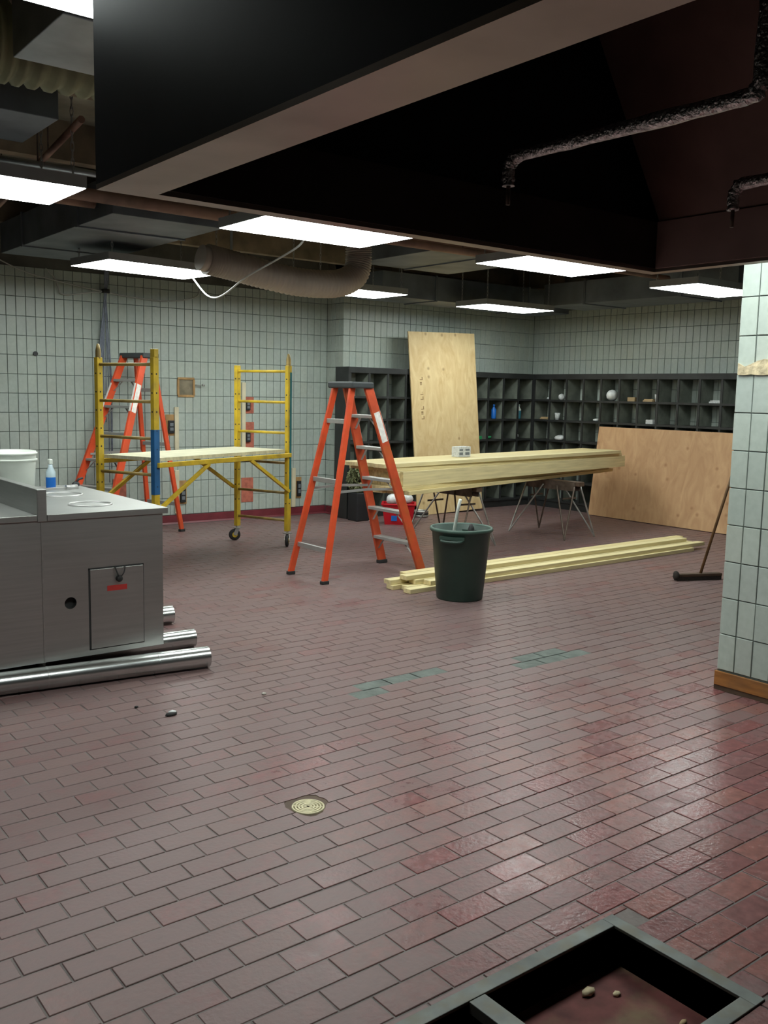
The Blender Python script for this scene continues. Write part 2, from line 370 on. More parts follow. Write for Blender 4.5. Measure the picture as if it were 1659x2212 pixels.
# pit below the steel frame
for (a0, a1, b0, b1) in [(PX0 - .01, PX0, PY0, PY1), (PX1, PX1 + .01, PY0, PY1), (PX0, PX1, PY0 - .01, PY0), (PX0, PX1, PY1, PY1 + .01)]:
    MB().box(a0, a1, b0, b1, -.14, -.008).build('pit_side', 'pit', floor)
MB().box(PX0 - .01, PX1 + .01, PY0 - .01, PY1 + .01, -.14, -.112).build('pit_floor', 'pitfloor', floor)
# bricks
BL, BW, GP = .205, .1052, .0060
removed = [(2.86, 3.03, 3.81, 3.91), (3.05, 3.12, 3.81, 3.91), (3.0, 3.45, 3.915, 4.0), (4.08, 4.49, 3.79, 3.89), (3.46, 3.58, 3.92, 4.02)]
cells = []; drain_cells = []; gone = []
DR = Vector((1.925, 2.912)); DRR = .083
fx0, fx1, fy0, fy1 = PX0 - FR, PX1 + FR, PY0 - FR, PY1 + FR
k0 = int((0.2 - 1.941) / BW) - 1
for k in range(k0, int((YL - 1.941) / BW) + 1):
    y0 = 1.941 + k * BW
    off = 1.219 if k % 2 == 0 else 1.3215
    i0 = int((-.6 - off) / BL) - 1
    for i in range(i0, int((XR - off) / BL) + 2):
        x0 = off + i * BL; x, y, w_, h_ = x0 + GP / 2, y0 + GP / 2, BL - GP, BW - GP
        if x + w_ > XR: continue
        if y + h_ > YL or (y + h_ > YB and x + w_ > XJ): continue
        cx_, cy_ = x + w_ / 2, y + h_ / 2
        if any(r[0] - .03 < cx_ < r[1] + .03 and r[2] - .012 < cy_ < r[3] + .012 for r in removed): gone.append((x, y, w_, h_)); continue
        if 4.612 < cx_ < 5.15 and 2.24 < cy_ < 2.851: continue
        if x < fx1 and x + w_ > fx0 and y < fy1 and y + h_ > fy0:        # cut round the pit frame
            if y + h_ > fy1 + .02: h_ = y + h_ - fy1; y = fy1
            elif y < fy0 - .02: h_ = fy0 - y
            elif x + w_ > fx1 + .02: w_ = x + w_ - fx1; x = fx1
            elif x < fx0 - .02: w_ = fx0 - x
            else: continue
        nx, ny = min(max(DR.x, x), x + w_), min(max(DR.y, y), y + h_)
        if (nx - DR.x) ** 2 + (ny - DR.y) ** 2 < (DRR + .03) ** 2: drain_cells.append((x, y, w_, h_)); continue
        cells.append((x, y, w_, h_))
lay(floor, 'brick', 'brick', (0, 0, 0), (1, 0, 0), (0, 1, 0), (0, 0, 1), cells, .012, lambda p: in_view(p, 30), 300, .0008, 'bricks')
for (x, y, w_, h_) in gone:
    MB().box(x - .007, x + w_ + .007, y - .007, y + h_ + .007, -.02, -.0022).build('cement_patch', 'cement', floor)
# bricks broken round the drain
cut = MB(); rr = random.Random(5)
ring = [(DRR * (1 + .12 * math.sin(3 * a + 1) + (.22 if .6 < a < 1.5 else 0) + rr.uniform(-.05, .05))) for a in [2 * math.pi * k / 28 for k in range(28)]]
vs = [(DR.x + ring[k] * math.cos(2 * math.pi * k / 28), DR.y + ring[k] * math.sin(2 * math.pi * k / 28), zz) for zz in (-.1, .1) for k in range(28)]
cut.add(vs, [tuple(reversed(range(28))), tuple(range(28, 56))] + [(k, (k + 1) % 28, 28 + (k + 1) % 28, 28 + k) for k in range(28)])
co = cut.build('cutter', 'brick')
for c in drain_cells:
    bb = MB(); bb.box(c[0], c[0] + c[2], c[1], c[1] + c[3], -.012, 0)
    o = bb.build('brick', 'brick', floor); md = o.modifiers.new('b', 'BOOLEAN'); md.object = co; md.operation = 'DIFFERENCE'; md.solver = 'EXACT'
    dg = bpy.context.evaluated_depsgraph_get(); me = bpy.data.meshes.new_from_object(o.evaluated_get(dg)); o.modifiers.clear(); o.data = me
bpy.data.objects.remove(co)

MB().box(-3, XR + .2, -3, YL + .2, ZC, ZC + .15).build('ceiling', 'ceil')
ceil = struct(bpy.data.objects['ceiling'], 'dark sooty exposed ceiling')
for i, y in enumerate((-1.6, .2, 2.0, 3.5, 5.05, 6.6, 8.1, 9.4)):
    MB().box(-3, XR, y, y + .11, ZC - .26, ZC).build('joist', 'joist', ceil)
# outer shell behind the tiling, rows aligned on the .2034 module
TW, THT, TG = .1022, .2034, .0058
def shell(name, x0, x1, y0, y1, label):
    o = MB().box(x0, x1, y0, y1, 0, ZT).build(name, 'grout'); struct(o, label)
    MB().box(x0, x1, y0, y1, ZT, ZC).build('upper_wall', 'wall_dark', o); return o
def grid(x0, x1, z0, z1, tw=TW):
    out = []; n_ = int(round((x1 - x0) / tw)); tw = (x1 - x0) / n_; m_ = int(math.ceil((z1 - z0) / THT - 1e-3))
    for i in range(n_):
        for k in range(m_):
            h_ = min(THT, z1 - z0 - k * THT) - TG
            if h_ > .02: out.append((x0 + i * tw + TG / 2, z0 + k * THT + TG / 2, tw - TG, h_))
    return out
wl = shell('wall_left', -1.0, XJ + .2, YL + .008, YL + .2, 'pale green glazed tile wall behind the scaffold')
HOLE = (4.96, 5.12, 1.55, 1.71)
cl = [c for c in grid(-.475, XJ, .107, ZT) if not (c[0] < HOLE[1] and c[0] + c[2] > HOLE[0] and c[1] < HOLE[3] and c[1] + c[3] > HOLE[2])]
lay(wl, 'tile', 'tile', (0, YL, 0), (1, 0, 0), (0, 0, 1), (0, -1, 0), cl, .010, lambda p: in_view(p, 5), 300)
wj = shell('wall_jog', XJ + .008, XJ + .1, YB + .05, YL + .05, 'narrow shaded tile return between the two walls')
lay(wj, 'tile', 'tile', (XJ, 0, 0), (0, -1, 0), (0, 0, 1), (-1, 0, 0), [(-c[0] - c[2], c[1], c[2], c[3]) for c in grid(YB, YL, .105, ZT)], .010, lambda p: in_view(p), 300)
wb = shell('wall_back', XJ + .008, XR + .2, YB + .008, YB + .2, 'pale green tile wall above the pigeonholes, behind the tall plywood')
lay(wb, 'tile', 'tile', (0, YB, 0), (1, 0, 0), (0, 0, 1), (0, -1, 0), grid(XJ, XR, .105, ZT), .010, lambda p: in_view(p) if p.z > 1.8 else None, 300)
wr = shell('wall_right', XR + .008, XR + .2, -3, YB + .05, 'far tile wall above the pigeonholes, right of the corner')
lay(wr, 'tile', 'tile', (XR, 0, 0), (0, -1, 0), (0, 0, 1), (-1, 0, 0), [(-c[0] - c[2], c[1], c[2], c[3]) for c in grid(3.0, YB, .105, ZT)], .010, lambda p: in_view(p) if p.z > 1.8 else None, 300)
struct(MB().box(-3, XR + .2, -3.2, -3, 0, ZC).build('wall_near', 'wall_dark'), 'wall behind the camera')
struct(MB().box(-3.2, -3, -3, YL + .2, 0, ZC).build('wall_side', 'wall_dark'), 'side wall left of the camera')
struct(MB().box(-3, -1.0, YL, YL + .2, 0, ZC).build('wall_left_plain', 'wall_dark'), 'dark end of the left wall')
# red cove base
def cove(name, x0, y0, x1, y1, n, label):
    n = Vector(n); a = Vector((x0, y0, 0)); c = Vector((x1, y1, 0)); prof = [(.0, 0), (.03, 0), (.016, .02), (.012, .1), (0, .104)]
    vs = [(p + n * q[0] + Vector((0, 0, q[1] + .0))) for p in (a, c) for q in prof]; k = len(prof)
    b_ = MB(); b_.add(vs, [(i, i + 1, k + i + 1, k + i) for i in range(k - 1)] + [tuple(range(k)), tuple(reversed(range(k, 2 * k)))])
    return struct(b_.build(name, 'base_red'), label)
cove('baseboard_left', -.5, YL, XJ - .012, YL, (0, -1, 0), 'dark red cove base along the left wall')
cove('baseboard_jog', XJ, YL - .03, XJ, YB, (-1, 0, 0), 'short dark red cove base on the wall return')
cove('baseboard_back', XJ - .02, YB, 7.02 + .1, YB, (0, -1, 0), 'end of dark red cove base beside the pigeonholes')

# tiled column at the right, with orange board at its foot
def column(name, x0, x1, y0, y1, label, parts):
    o = MB().box(x0 + .008, x1 - .008, y0 + .008, y1 - .008, 0, ZC).build(name, 'grout'); struct(o, label)
    g = grid(y0, y1, .115, ZC); g2 = grid(x0, x1, .115, ZC); tr = lambda G: [(-c[0] - c[2], c[1], c[2], c[3]) for c in G]
    sc = (lambda p: (p - Vector((0, 0, 1.6))).length) if parts else (lambda p: None)
    lay(o, 'tile', 'tile', (x0, 0, 0), (0, -1, 0), (0, 0, 1), (-1, 0, 0), tr(g), .01, sc)
    lay(o, 'tile', 'tile', (0, y1, 0), (-1, 0, 0), (0, 0, 1), (0, 1, 0), tr(g2), .01, sc)
    lay(o, 'tile', 'tile', (x1, 0, 0), (0, 1, 0), (0, 0, 1), (1, 0, 0), g, .01, lambda p: None)
    lay(o, 'tile', 'tile', (0, y0, 0), (1, 0, 0), (0, 0, 1), (0, -1, 0), g2, .01, lambda p: None)
    return o
colm = column('wall_column', 4.612, 5.12, 2.24, 2.851, 'near pale tiled column at the right edge', True)
MB().box(4.598, 4.613, 2.24, 2.857, .028, .108, bev=.003).build('base_board', 'orangewood', colm, 'stained orange wooden board at foot of column')
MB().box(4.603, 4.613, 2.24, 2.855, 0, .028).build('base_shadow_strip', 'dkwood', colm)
MB().box(4.608, 5.12, 2.85, 2.862, 0, .108).build('base_board', 'dkwood', colm)
b = MB(); rnd = random.Random(4)
N = 16; top = [1.832 - .02 * abs(math.sin(i * 1.7)) - (.03 if i < 3 else 0) for i in range(N + 1)]; bot = [1.738 + .012 * rnd.random() for i in range(N + 1)]
vs = []
for i in range(N + 1):
    y = 2.838 - i * .6 / N
    vs += [(4.600, y, bot[i]), (4.598, y, top[i]), (4.613, y, bot[i]), (4.613, y, top[i])]
fs = []
for i in range(N):
    a = 4 * i; fs += [(a, a + 1, a + 5, a + 4), (a + 1, a + 3, a + 7, a + 5), (a + 2, a, a + 4, a + 6)]
fs += [(0, 2, 3, 1), (4 * N, 4 * N + 1, 4 * N + 3, 4 * N + 2)]
b.add(vs, fs); b.build('torn_adhesive_strip', 'torn', colm, 'torn beige adhesive strip across column tiles')
column('wall_column', 7.60, 8.1, 4.0, 4.55, 'second tiled column standing behind the near one', False)

# ------------------------------------------------------------------ lights
def chain(x, y, z0, z1, parent, zoff):
    b_ = MB(); n_ = max(2, int((z1 - z0) / .045)); st = (z1 - z0) / n_
    for i in range(n_):
        zc = z0 + st * (i + .5); h_ = st * .72; w_ = .009; ax = (1, 0) if i % 2 else (0, 1)
        pts = [(x + ax[0] * w_ * math.cos(a), y + ax[1] * w_ * math.cos(a), zc - zoff + h_ * math.sin(a)) for a in [2 * math.pi * k / 8 for k in range(9)]]
        b_.tube(pts, .0026, 4, cap=False)
    return b_.build('chain', 'alu', parent)
def fixture(x0, y0, label, lx=1.2, ly=.62, rz=0):
    t = thing('ceiling_light', label, 'light', (x0, y0, 2.7), rz, 'fluorescent ceiling lights')
    b_ = MB()
    b_.box(.0, lx, 0, ly, .06, .065); b_.box(0, .006, 0, ly, .0, .06); b_.box(lx - .006, lx, 0, ly, .0, .06)
    b_.box(.006, lx - .006, 0, .006, .0, .06); b_.box(.006, lx - .006, ly - .006, ly, .0, .06)
    b_.build('housing', 'fixture', t)
    b_ = MB(); b_.box(.2, lx - .2, .22, ly - .22, .065, .095, bev=.01); b_.build('ballast_cover', 'dkduct', t)
    b_ = MB(); b_.box(.0065, lx - .0065, .0065, ly - .0065, -.004, .02); d = b_.build('diffuser', 'lamp', t)
    for (cx_, cy_) in ((.06, .05), (lx - .06, .05), (.06, ly - .05), (lx - .06, ly - .05)):
        chain(cx_, cy_, .065, ZC - 2.7, t, 0)
    return t
fixture(.76, 2.27, 'glaring light at the top left, cut off by the black hood')
fixture(.78, 5.27, 'bright light at the left edge above the steel counter')
fixture(3.12, 5.22, 'large glaring light in the centre just beyond the hood', ly=.67)
fixture(5.50, 5.25, 'light right of the centre one, above the leaning wood')
fixture(7.88, 5.33, 'flat looking light beside the top of the tiled column', ly=.56)
fixture(3.165, 7.95, 'far light over the scaffold with white cable hanging from it', ly=.70, rz=R(7))
fixture(5.50, 8.22, 'far light partly hidden behind the sagging flexible duct')
fixture(7.98, 8.30, 'farthest light, near the corner above the tall plywood', ly=.55)
fixture(3.13, 2.42, 'light hidden behind the right end of the hood, near the column', ly=.6)

# ------------------------------------------------------------------ hood
HZ = 2.06; HX0, HX1, HY0, HY1, HT = .85, 2.96, -.5, 2.205, 3.1
FL = .133
hd = thing('exhaust_hood', 'huge black steel kitchen exhaust hood hanging over the foreground', 'hood', (0, 0, HZ))
t_ = .012
H_ = HT - HZ
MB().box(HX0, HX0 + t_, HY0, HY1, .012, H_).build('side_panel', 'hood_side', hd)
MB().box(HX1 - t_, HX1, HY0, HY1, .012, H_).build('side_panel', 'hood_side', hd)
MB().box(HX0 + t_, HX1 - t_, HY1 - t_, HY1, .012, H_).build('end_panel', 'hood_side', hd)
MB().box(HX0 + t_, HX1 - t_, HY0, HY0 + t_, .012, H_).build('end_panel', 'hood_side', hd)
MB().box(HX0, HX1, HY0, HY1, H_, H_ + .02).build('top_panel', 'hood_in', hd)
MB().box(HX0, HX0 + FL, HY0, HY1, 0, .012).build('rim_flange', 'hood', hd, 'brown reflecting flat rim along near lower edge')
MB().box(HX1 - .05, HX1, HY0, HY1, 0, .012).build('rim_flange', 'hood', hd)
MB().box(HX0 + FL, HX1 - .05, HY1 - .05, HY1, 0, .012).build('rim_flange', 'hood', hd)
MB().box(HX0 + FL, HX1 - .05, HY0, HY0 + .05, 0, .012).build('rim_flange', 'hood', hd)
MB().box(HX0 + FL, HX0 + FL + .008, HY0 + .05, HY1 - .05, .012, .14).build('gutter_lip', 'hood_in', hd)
MB().box(HX1 - .058, HX1 - .05, HY0 + .05, HY1 - .05, .012, .175).build('inner_skirt', 'hood_skirt', hd, 'inner skirt panel with brown floor glow put in its colour')
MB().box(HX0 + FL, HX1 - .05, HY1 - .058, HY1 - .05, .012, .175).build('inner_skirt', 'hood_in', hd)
b = MB(); x = HX1 - .05
b.add([(x, HY0 + .05, .175), (x, HY1 - .06, .175), (x - .6, HY1 - .06, H_), (x - .6, HY0 + .05, H_)], [(0, 1, 2, 3)])
b.build('filter_bank', 'hood_filter', hd)
MB().box(HX0 + .3, HX1 - .3, HY0 + .3, HY1 - .3, H_ + .02, ZC - HZ).build('duct_collar', 'dkduct', hd)
def foil_pipe(x, ya, ye, z, zt, label):
    t = thing('insulated_pipe', label, 'pipe', (x, ye, HZ))
    z -= HZ; zt -= HZ; rd = random.Random(int(x * 100)); L = ya - ye
    pts = [(0, L, zt), (0, L, z + .08), (0, L, z + .03), (0, L + .012, z + .01), (0, L + .04, z), (0, L * .5, z), (0, -.05, z), (0, -.015, z - .008), (0, 0, z - .03), (0, 0, z - .075)]
    b_ = MB(); b_.tube(pts, lambda i, n: .017 * (1 + rd.uniform(-.12, .2)), 10, res=7); b_.build('foil_wrap', 'foil', t)
    b_ = MB(); b_.tube([(0, 0, z - .07), (0, 0, z - .125)], .006, 8); b_.build('nozzle', 'rust', t)
    return t
foil_pipe(1.90, 1.16, 1.905, 2.25, HT, 'long foil wrapped pipe bending down inside the hood')
foil_pipe(2.63, .85, 1.675, 2.25, HT, 'shorter foil wrapped pipe at the right edge inside the hood')

# ------------------------------------------------------------------ ducts and pipes overhead
def rect_duct(x0, x1, y0, y1, z0, z1, label, material='dkduct', seams='x'):
    t = thing('rectangular_duct', label, 'duct', ((x0 + x1) / 2, (y0 + y1) / 2, z0)); cx_, cy_ = (x0 + x1) / 2, (y0 + y1) / 2
    MB().box(x0 - cx_, x1 - cx_, y0 - cy_, y1 - cy_, 0, z1 - z0, bev=.004).build('duct_body', material, t)
    L = (x1 - x0) if seams == 'x' else (y1 - y0); n_ = max(1, int(L / 1.1))
    for i in range(n_):
        q = -L / 2 + (i + .5) * L / n_
        if seams == 'x': MB().box(q, q + .03, y0 - cy_ - .012, y1 - cy_ + .012, -.012, z1 - z0 + .012).build('flange', material, t)
        else: MB().box(x0 - cx_ - .012, x1 - cx_ + .012, q, q + .03, -.012, z1 - z0 + .012).build('flange', material, t)
    for sx in (-.35, .35):
        p = (sx * (x1 - x0), 0, z1 - z0) if seams == 'x' else (0, sx * (y1 - y0), z1 - z0)
        MB().beam(p, (p[0], p[1], ZC - z0 - .0), .02, .004).build('hanger_strap', 'galv', t)
    return t
rect_duct(-.6, 1.62, 4.66, 5.22, 2.87, 3.12, 'wide blue grey duct above the light over the counter')
rect_duct(2.72, 3.62, 6.75, 9.5, 2.86, 3.14, 'dark duct crossing above the far light over the scaffold', seams='y')
rect_duct(5.75, 7.0, 6.72, 7.9, 2.92, 3.2, 'dark duct box behind the vertical end of the flexible duct')
rect_duct(6.9, 10.2, 8.95, 9.55, 2.76, 3.05, 'long dark duct along the far corner above the pigeonholes')
rect_duct(9.3, 10.1, 5.8, 8.6, 2.78, 3.06, 'dark duct running toward the corner over the right wall', seams='y')
rect_duct(1.22, 1.9, 3.45, 4.02, 2.90, 3.2, 'shiny galvanised duct box beside the hood corner', 'galv')
b = MB(); rf = lambda i, n: .15 + .009 * math.sin(i * math.pi * .5 * 1.0)
t = thing('corrugated_duct', 'short olive ribbed duct next to the galvanised box at top left', 'duct', (0, 0, 0))
b = MB(); P = [(-.7, 4.35, 3.07), (.2, 4.35, 3.06), (.9, 4.35, 3.06), (1.3, 4.35, 3.06), (1.9, 4.36, 3.08)]
b.tube(P, lambda i, n: .155 + (.012 if (i // 2) % 2 else -.010), 20, res=36); b.build('ribbed_hose', 'olive', t)
b = MB(); b.tube([(-.72, 4.35, 3.07), (-.66, 4.35, 3.07)], .172, 20); b.build('collar', 'galv', t)
MB().beam((.6, 4.35, 3.2), (.6, 4.35, ZC), .02, .004).build('hanger_strap', 'galv', t)
def pipe(pts, r, material, label, hang=True):
    t = thing('ceiling_pipe', label, 'pipe', pts[0]); o = Vector(pts[0])
    b_ = MB(); b_.tube([Vector(p) - o for p in pts], r, 10); b_.build('pipe_run', material, t)
    if hang:
        for f in (.25, .75):
            p = Vector(pts[0]).lerp(Vector(pts[-1]), f) - o
            MB().tube([p + Vector((0, 0, r * .8)), (p.x, p.y, ZC - o.z)], .005, 6).build('hanger_rod', 'rust', t)
    return t
pipe([(2.2, 6.42, 2.90), (3.56, 6.46, 2.90)], .045, 'brownpipe', 'brown pipe between the left and centre lights')
pipe([(1.0, 6.15, 2.98), (5.0, 6.15, 2.98)], .022, 'galv', 'thin grey conduit just beyond the hood')
pipe([(4.6, 6.36, 2.88), (6.2, 6.36, 2.88)], .035, 'brownpipe', 'brown pipe running into the light right of centre')
pipe([(-1.0, 7.05, 2.98), (2.7, 7.05, 2.98)], .05, 'brownpipe', 'brown pipe above the left edge light')
pipe([(4.6, 6.62, 2.97), (9.2, 6.62, 2.97)], .03, 'brownpipe', 'long brown pipe over the middle of the room')
pipe([(1.9, 5.12, 3.02), (2.35, 8.6, 3.02)], .02, 'brownpipe', 'thin dark pipe slanting past the hood corner')
# large flexible duct
t = thing('flexible_duct', 'fat sagging beige flexible duct with one end turned up', 'duct', (4.7, 7.5, 2.5)); o = Vector((4.7, 7.5, 2.5))
P = [Vector(p) - o for p in [(3.86, 7.5, 2.725), (3.95, 7.5, 2.715), (4.144, 7.5, 2.69), (4.405, 7.5, 2.653), (4.745, 7.5, 2.616), (5.03, 7.5, 2.617), (5.27, 7.5, 2.646), (5.44, 7.5, 2.735), (5.485, 7.5, 2.868), (5.48, 7.5, 3.0), (5.48, 7.5, 3.2)]]
b = MB(); b.tube(P, lambda i, n: .122 + .009 * math.cos(i * math.pi * .5), 24, res=26); b.build('ribbed_hose', 'flex', t)
b = MB(); b.tube([Vector((3.80, 7.5, 2.735)) - o, Vector((3.88, 7.5, 2.722)) - o], .11, 20); b.build('end_collar', 'flex', t)
b = MB(); b.tube([Vector((5.48, 7.5, 3.18)) - o, Vector((5.48, 7.5, ZC)) - o], .13, 20); b.build('collar', 'galv', t)
b = MB(); b.beam(Vector((4.1, 7.5, 2.80)) - o, Vector((4.1, 7.5, ZC)) - o, .025, .004); b.build('hanger_strap', 'galv', t)

# cables
def wire(name, label, runs, r, material='cable', cat='cable', res=8):
    o0 = Vector(runs[0][0]); t = MB()
    for P_ in runs: t.tube([Vector(p) - o0 for p in P_], r, 8, res=res)
    o_ = t.build(name, material); o_.location = o0; return tag(o_, label, cat)
wire('hanging_cable', 'white cable drooping in a V between centre and scaffold lights', [[(3.826, 5.89, 2.72), (3.86, 6.05, 2.672), (3.964, 6.5, 2.638), (4.07, 7.2, 2.562), (4.136, 7.65, 2.476), (4.178, 7.95, 2.454), (4.202, 8.2, 2.511), (4.218, 8.5, 2.69)]], .008)
wire('wall_cable', 'thin white cable sagging along the top of the left wall', [[(5.2, 10.3, 2.80), (5.149, 10.3, 2.69), (4.797, 10.3, 2.62), (4.404, 10.3, 2.63), (3.976, 10.3, 2.655), (3.6, 10.3, 2.60), (3.53, 10.3, 2.68), (3.5, 10.3, 2.76), (3.4, 10.3, 2.86)]], .008)
wire('straight_cable', 'taut white cable slanting down to the wire bundle', [[(2.9, 10.25, 2.9), (3.2, 10.25, 2.79), (3.6, 10.26, 2.72), (4.05, 10.28, 2.66)]], .007)
t = thing('wire_bundle', 'bunch of blue grey wires hanging down behind the scaffold', 'wires', (4.05, 10.2, ZC))
rnd = random.Random(9)
for i in range(11):
    a = rnd.uniform(-.03, .03); e = rnd.uniform(-.16, .10); zl = rnd.uniform(-2.9, -1.9)
    P = [(a, 0, 0), (a * .8, .04, -.55), (a * .5, .08, -.75), (a + e * .4, .07, -1.2), (a + e * .8, .05, -1.7), (a + e, .06 + rnd.uniform(-.02, .02), zl)]
    b = MB(); b.tube(P, .0055, 6, res=5); b.build('wire', 'greywire', t)
b = MB(); b.tube([(0, .08, -.71), (0, .08, -.75)], .045, 10); b.build('wire_tie', 'black', t)

# ------------------------------------------------------------------ items on the left wall
t = thing('wall_recess', 'square wooden framed opening cut in the tile wall', 'opening', (5.042, YL, 1.633)); a = .094
MB().box(-a, a, .0, .008, -a, a).build('recess_back', 'recess', t)
for (x0, x1, z0, z1) in ((-a - .012, a + .012, a - .004, a + .022), (-a - .012, a + .012, -a - .022, -a + .004), (-a - .02, -a + .004, -a, a), (a - .004, a + .02, -a, a)):
    MB().box(x0, x1, -.012, .004, z0, z1).build('frame_strip', 'boxwood', t)
b = MB(); b.tube([(a + .03, .0, .03), (a + .03, -.03, .03), (a + .10, -.05, .03)], .006, 8); b.tube([(a + .095, -.05, .03), (a + .125, -.05, .03)], .013, 8); b.build('pipe_stub', 'rod', t)
def wstrip(x, z0, z1, label, wd=.052):
    o_ = MB().box(-wd / 2, wd / 2, -.022, 0, 0, z1 - z0, bev=.003).build('wood_strip', 'cream'); o_.location = (x, YL - .001, z0)
    return tag(o_, label, 'strip', 'cream strips on the left wall')
wstrip(4.912, .88, 1.40, 'cream vertical strip right of the upper dark wall box')
wstrip(4.912, .125, .645, 'cream vertical strip behind the right leg of the rear ladder')
wstrip(5.817, .73, 1.71, 'long cream vertical strip behind the right scaffold frame')
wstrip(6.56, .11, .62, 'cream vertical strip right of the blue striped scaffold post')
def wbox(x0, x1, z0, z1, label, material, dev=None):
    t_2 = thing('wall_box', label, 'wall box', ((x0 + x1) / 2, YL, z0)); w2 = (x1 - x0) / 2; h2 = z1 - z0
    MB().box(-w2, w2, -.006, 0, 0, h2, bev=.002).build('backing', material, t_2)
    if dev:
        dx, dz, dw, dh = dev
        MB().box(dx - dw / 2, dx + dw / 2, -.035, -.006, dz, dz + dh, bev=.006).build('electrical_box', 'device', t_2)
        MB().box(dx - dw * .28, dx + dw * .28, -.038, -.035, dz + dh * .55, dz + dh * .8).build('receptacle', 'greyprint', t_2)
        MB().box(dx - dw * .28, dx + dw * .28, -.038, -.035, dz + dh * .2, dz + dh * .45).build('receptacle', 'greyprint', t_2)
    return t_2
wbox(4.775, 4.885, 1.06, 1.31, 'plywood backed dark box beside the upper cream strip', 'boxwood', (.01, .03, .075, .15))
wbox(4.94, 5.04, .235, .52, 'plywood backed dark box beside the lower cream strip', 'boxwood', (-.005, .02, .07, .17))
wbox(5.845, 5.965, 1.325, 1.53, 'upper orange brown box inside the right scaffold frame', 'boxred', (-.03, .04, .06, .12))
wbox(5.845, 5.97, .87, 1.22, 'lower orange brown box inside the right scaffold frame', 'boxred', (-.03, .10, .06, .12))
wbox(5.79, 5.96, .21, .52, 'plain reddish cut out patch low on the tile wall', 'boxred')
wbox(6.59, 6.685, .22, .50, 'plywood backed dark box right of the scaffold', 'boxwood', (.0, .03, .06, .2))
wbox(4.12, 4.28, .33, .57, 'dull red patch on the wall behind the rear ladder', 'boxred')
b = MB(); b.tube([(0, 0, 0), (0, -.02, 0)], .025, 10); o_ = b.build('round_fitting', 'device'); o_.location = (3.283, YL, 1.955); tag(o_, 'small dark round fitting on the left wall', 'fitting')
b = MB(); b.tube([(0, 0, 0), (0, -.03, 0), (0, -.04, -.03)], .008, 8, res=3); o_ = b.build('wall_hook', 'cable'); o_.location = (5.56, YL, 2.75); tag(o_, 'tiny white hook high on the left wall', 'hook')

# ------------------------------------------------------------------ step ladders
def ladder(name, label, loc, rz, H, sp, wb_, wr_, nstep, mat_s, mat_r, cx=-.09):
    """+x is the climbing side; sp half spread"""
    t = thing(name, label, 'ladder', loc, rz, 'orange step ladders'); ch = .16
    wt = .155
    for s in (-1, 1):
        p0 = Vector((sp, s * wb_ / 2, .025)); p1 = Vector((.07 + cx, s * wt, H - .03))
        r_ = MB(); r_.beam(p0, p1, .030, .085, side=(0, 1, 0), bev=.004); rail = r_.build('step_rail', mat_s, t)
        q = MB(); q.box(p0.x - .05, p0.x + .05, p0.y - .025, p0.y + .025, 0, .035, bev=.006); q.build('foot', 'black', t)
        d = (p1 - p0).normalized()
        lb = MB(); c0 = p0 + d * (H * .72); c1 = p0 + d * (H * .88)
        lb.beam(c0 + Vector((0, s * .0165, 0)), c1 + Vector((0, s * .0165, 0)), .002, .06, side=(0, 1, 0)); lb.build('sticker', 'sticker', rail)
        lb = MB(); nx = Vector((d.z, 0, -d.x)); lb.beam(c0 + nx * .0435, c1 + nx * .0435, .024, .002, side=(0, 1, 0)); lb.build('sticker', 'sticker', rail)
        p0 = Vector((-sp, s * wr_ / 2, .02)); p1 = Vector((-.07 + cx, s * (wt - .03), H - .03))
        r_ = MB(); r_.beam(p0, p1, .028, .055, side=(0, 1, 0), bev=.004); r_.build('rear_rail', mat_r, t)
        q = MB(); q.box(p0.x - .035, p0.x + .035, p0.y - .022, p0.y + .022, 0, .03, bev=.005); q.build('foot', 'black', t)
        zs = H * .45
        xa = sp + (.07 + cx - sp) * zs / H; xb = -sp + (-.07 + cx + sp) * zs / H; xm = (xa + xb) / 2
        ya = s * (wb_ / 2 + (wt - wb_ / 2) * zs / H - .02); yb = s * (wr_ / 2 + (wt - .03 - wr_ / 2) * zs / H)
        q = MB(); q.beam((xa, ya, zs), (xm, (ya + yb) / 2, zs + .012), .004, .022, side=(0, 1, 0)); q.beam((xm, (ya + yb) / 2, zs + .012), (xb, yb, zs), .004, .022, side=(0, 1, 0)); q.build('spreader', 'alu', t)
    for i in range(nstep):
        f = (i + 1) / (nstep + 1); zz = f * H; x = sp + (.07 + cx - sp) * f; y = wb_ / 2 + (wt - wb_ / 2) * f - .013
        q = MB(); q.box(x - .045, x + .04, -y, y, zz - .028, zz, bev=.003); st = q.build('step', 'alu', t)
        for s in (-1, 1):
            q = MB(); q.beam((x, s * (y - .01), zz - .03), (x, s * (y - .10), zz - .03), .004, .02); 
            q.beam((x, s * (y - .10), zz - .03), (x + (sp - .07) / H * .10, s * (y + .005), zz - .13), .004, .018); q.build('step_brace', 'alu', st)
    for f in (.16, .5, .8):
        x = -sp + (-.07 + cx + sp) * f; y = wr_ / 2 + (wt - .03 - wr_ / 2) * f
        q = MB(); q.box(x - .012, x + .016, -y, y, f * H - .02, f * H + .02, bev=.003); q.build('rear_brace', 'alu', t)
    q = MB(); q.box(cx - .115, cx + .115, -.19, .19, H - .055, H, bev=.012); cp = q.build('top_cap', 'capgrey', t)
    for k in range(4):
        q = MB(); q.tube([(cx - .05, -.12 + k * .08, H + .0005), (cx - .05, -.12 + k * .08, H + .002)], .018, 12); q.build('tool_slot', 'black', cp)
    return t
ladder('step_ladder', 'orange step ladder standing open in front of the lumber stack', (4.90, 6.665, 0), 0, 1.70, .52, .58, .53, 5, 'orange_dk', 'orange')
ladder('step_ladder', 'orange step ladder behind the scaffold near the wall', (4.03, 9.77, 0), math.pi + R(20), 1.99, .60, .70, .52, 6, 'orange', 'orange', -.23)

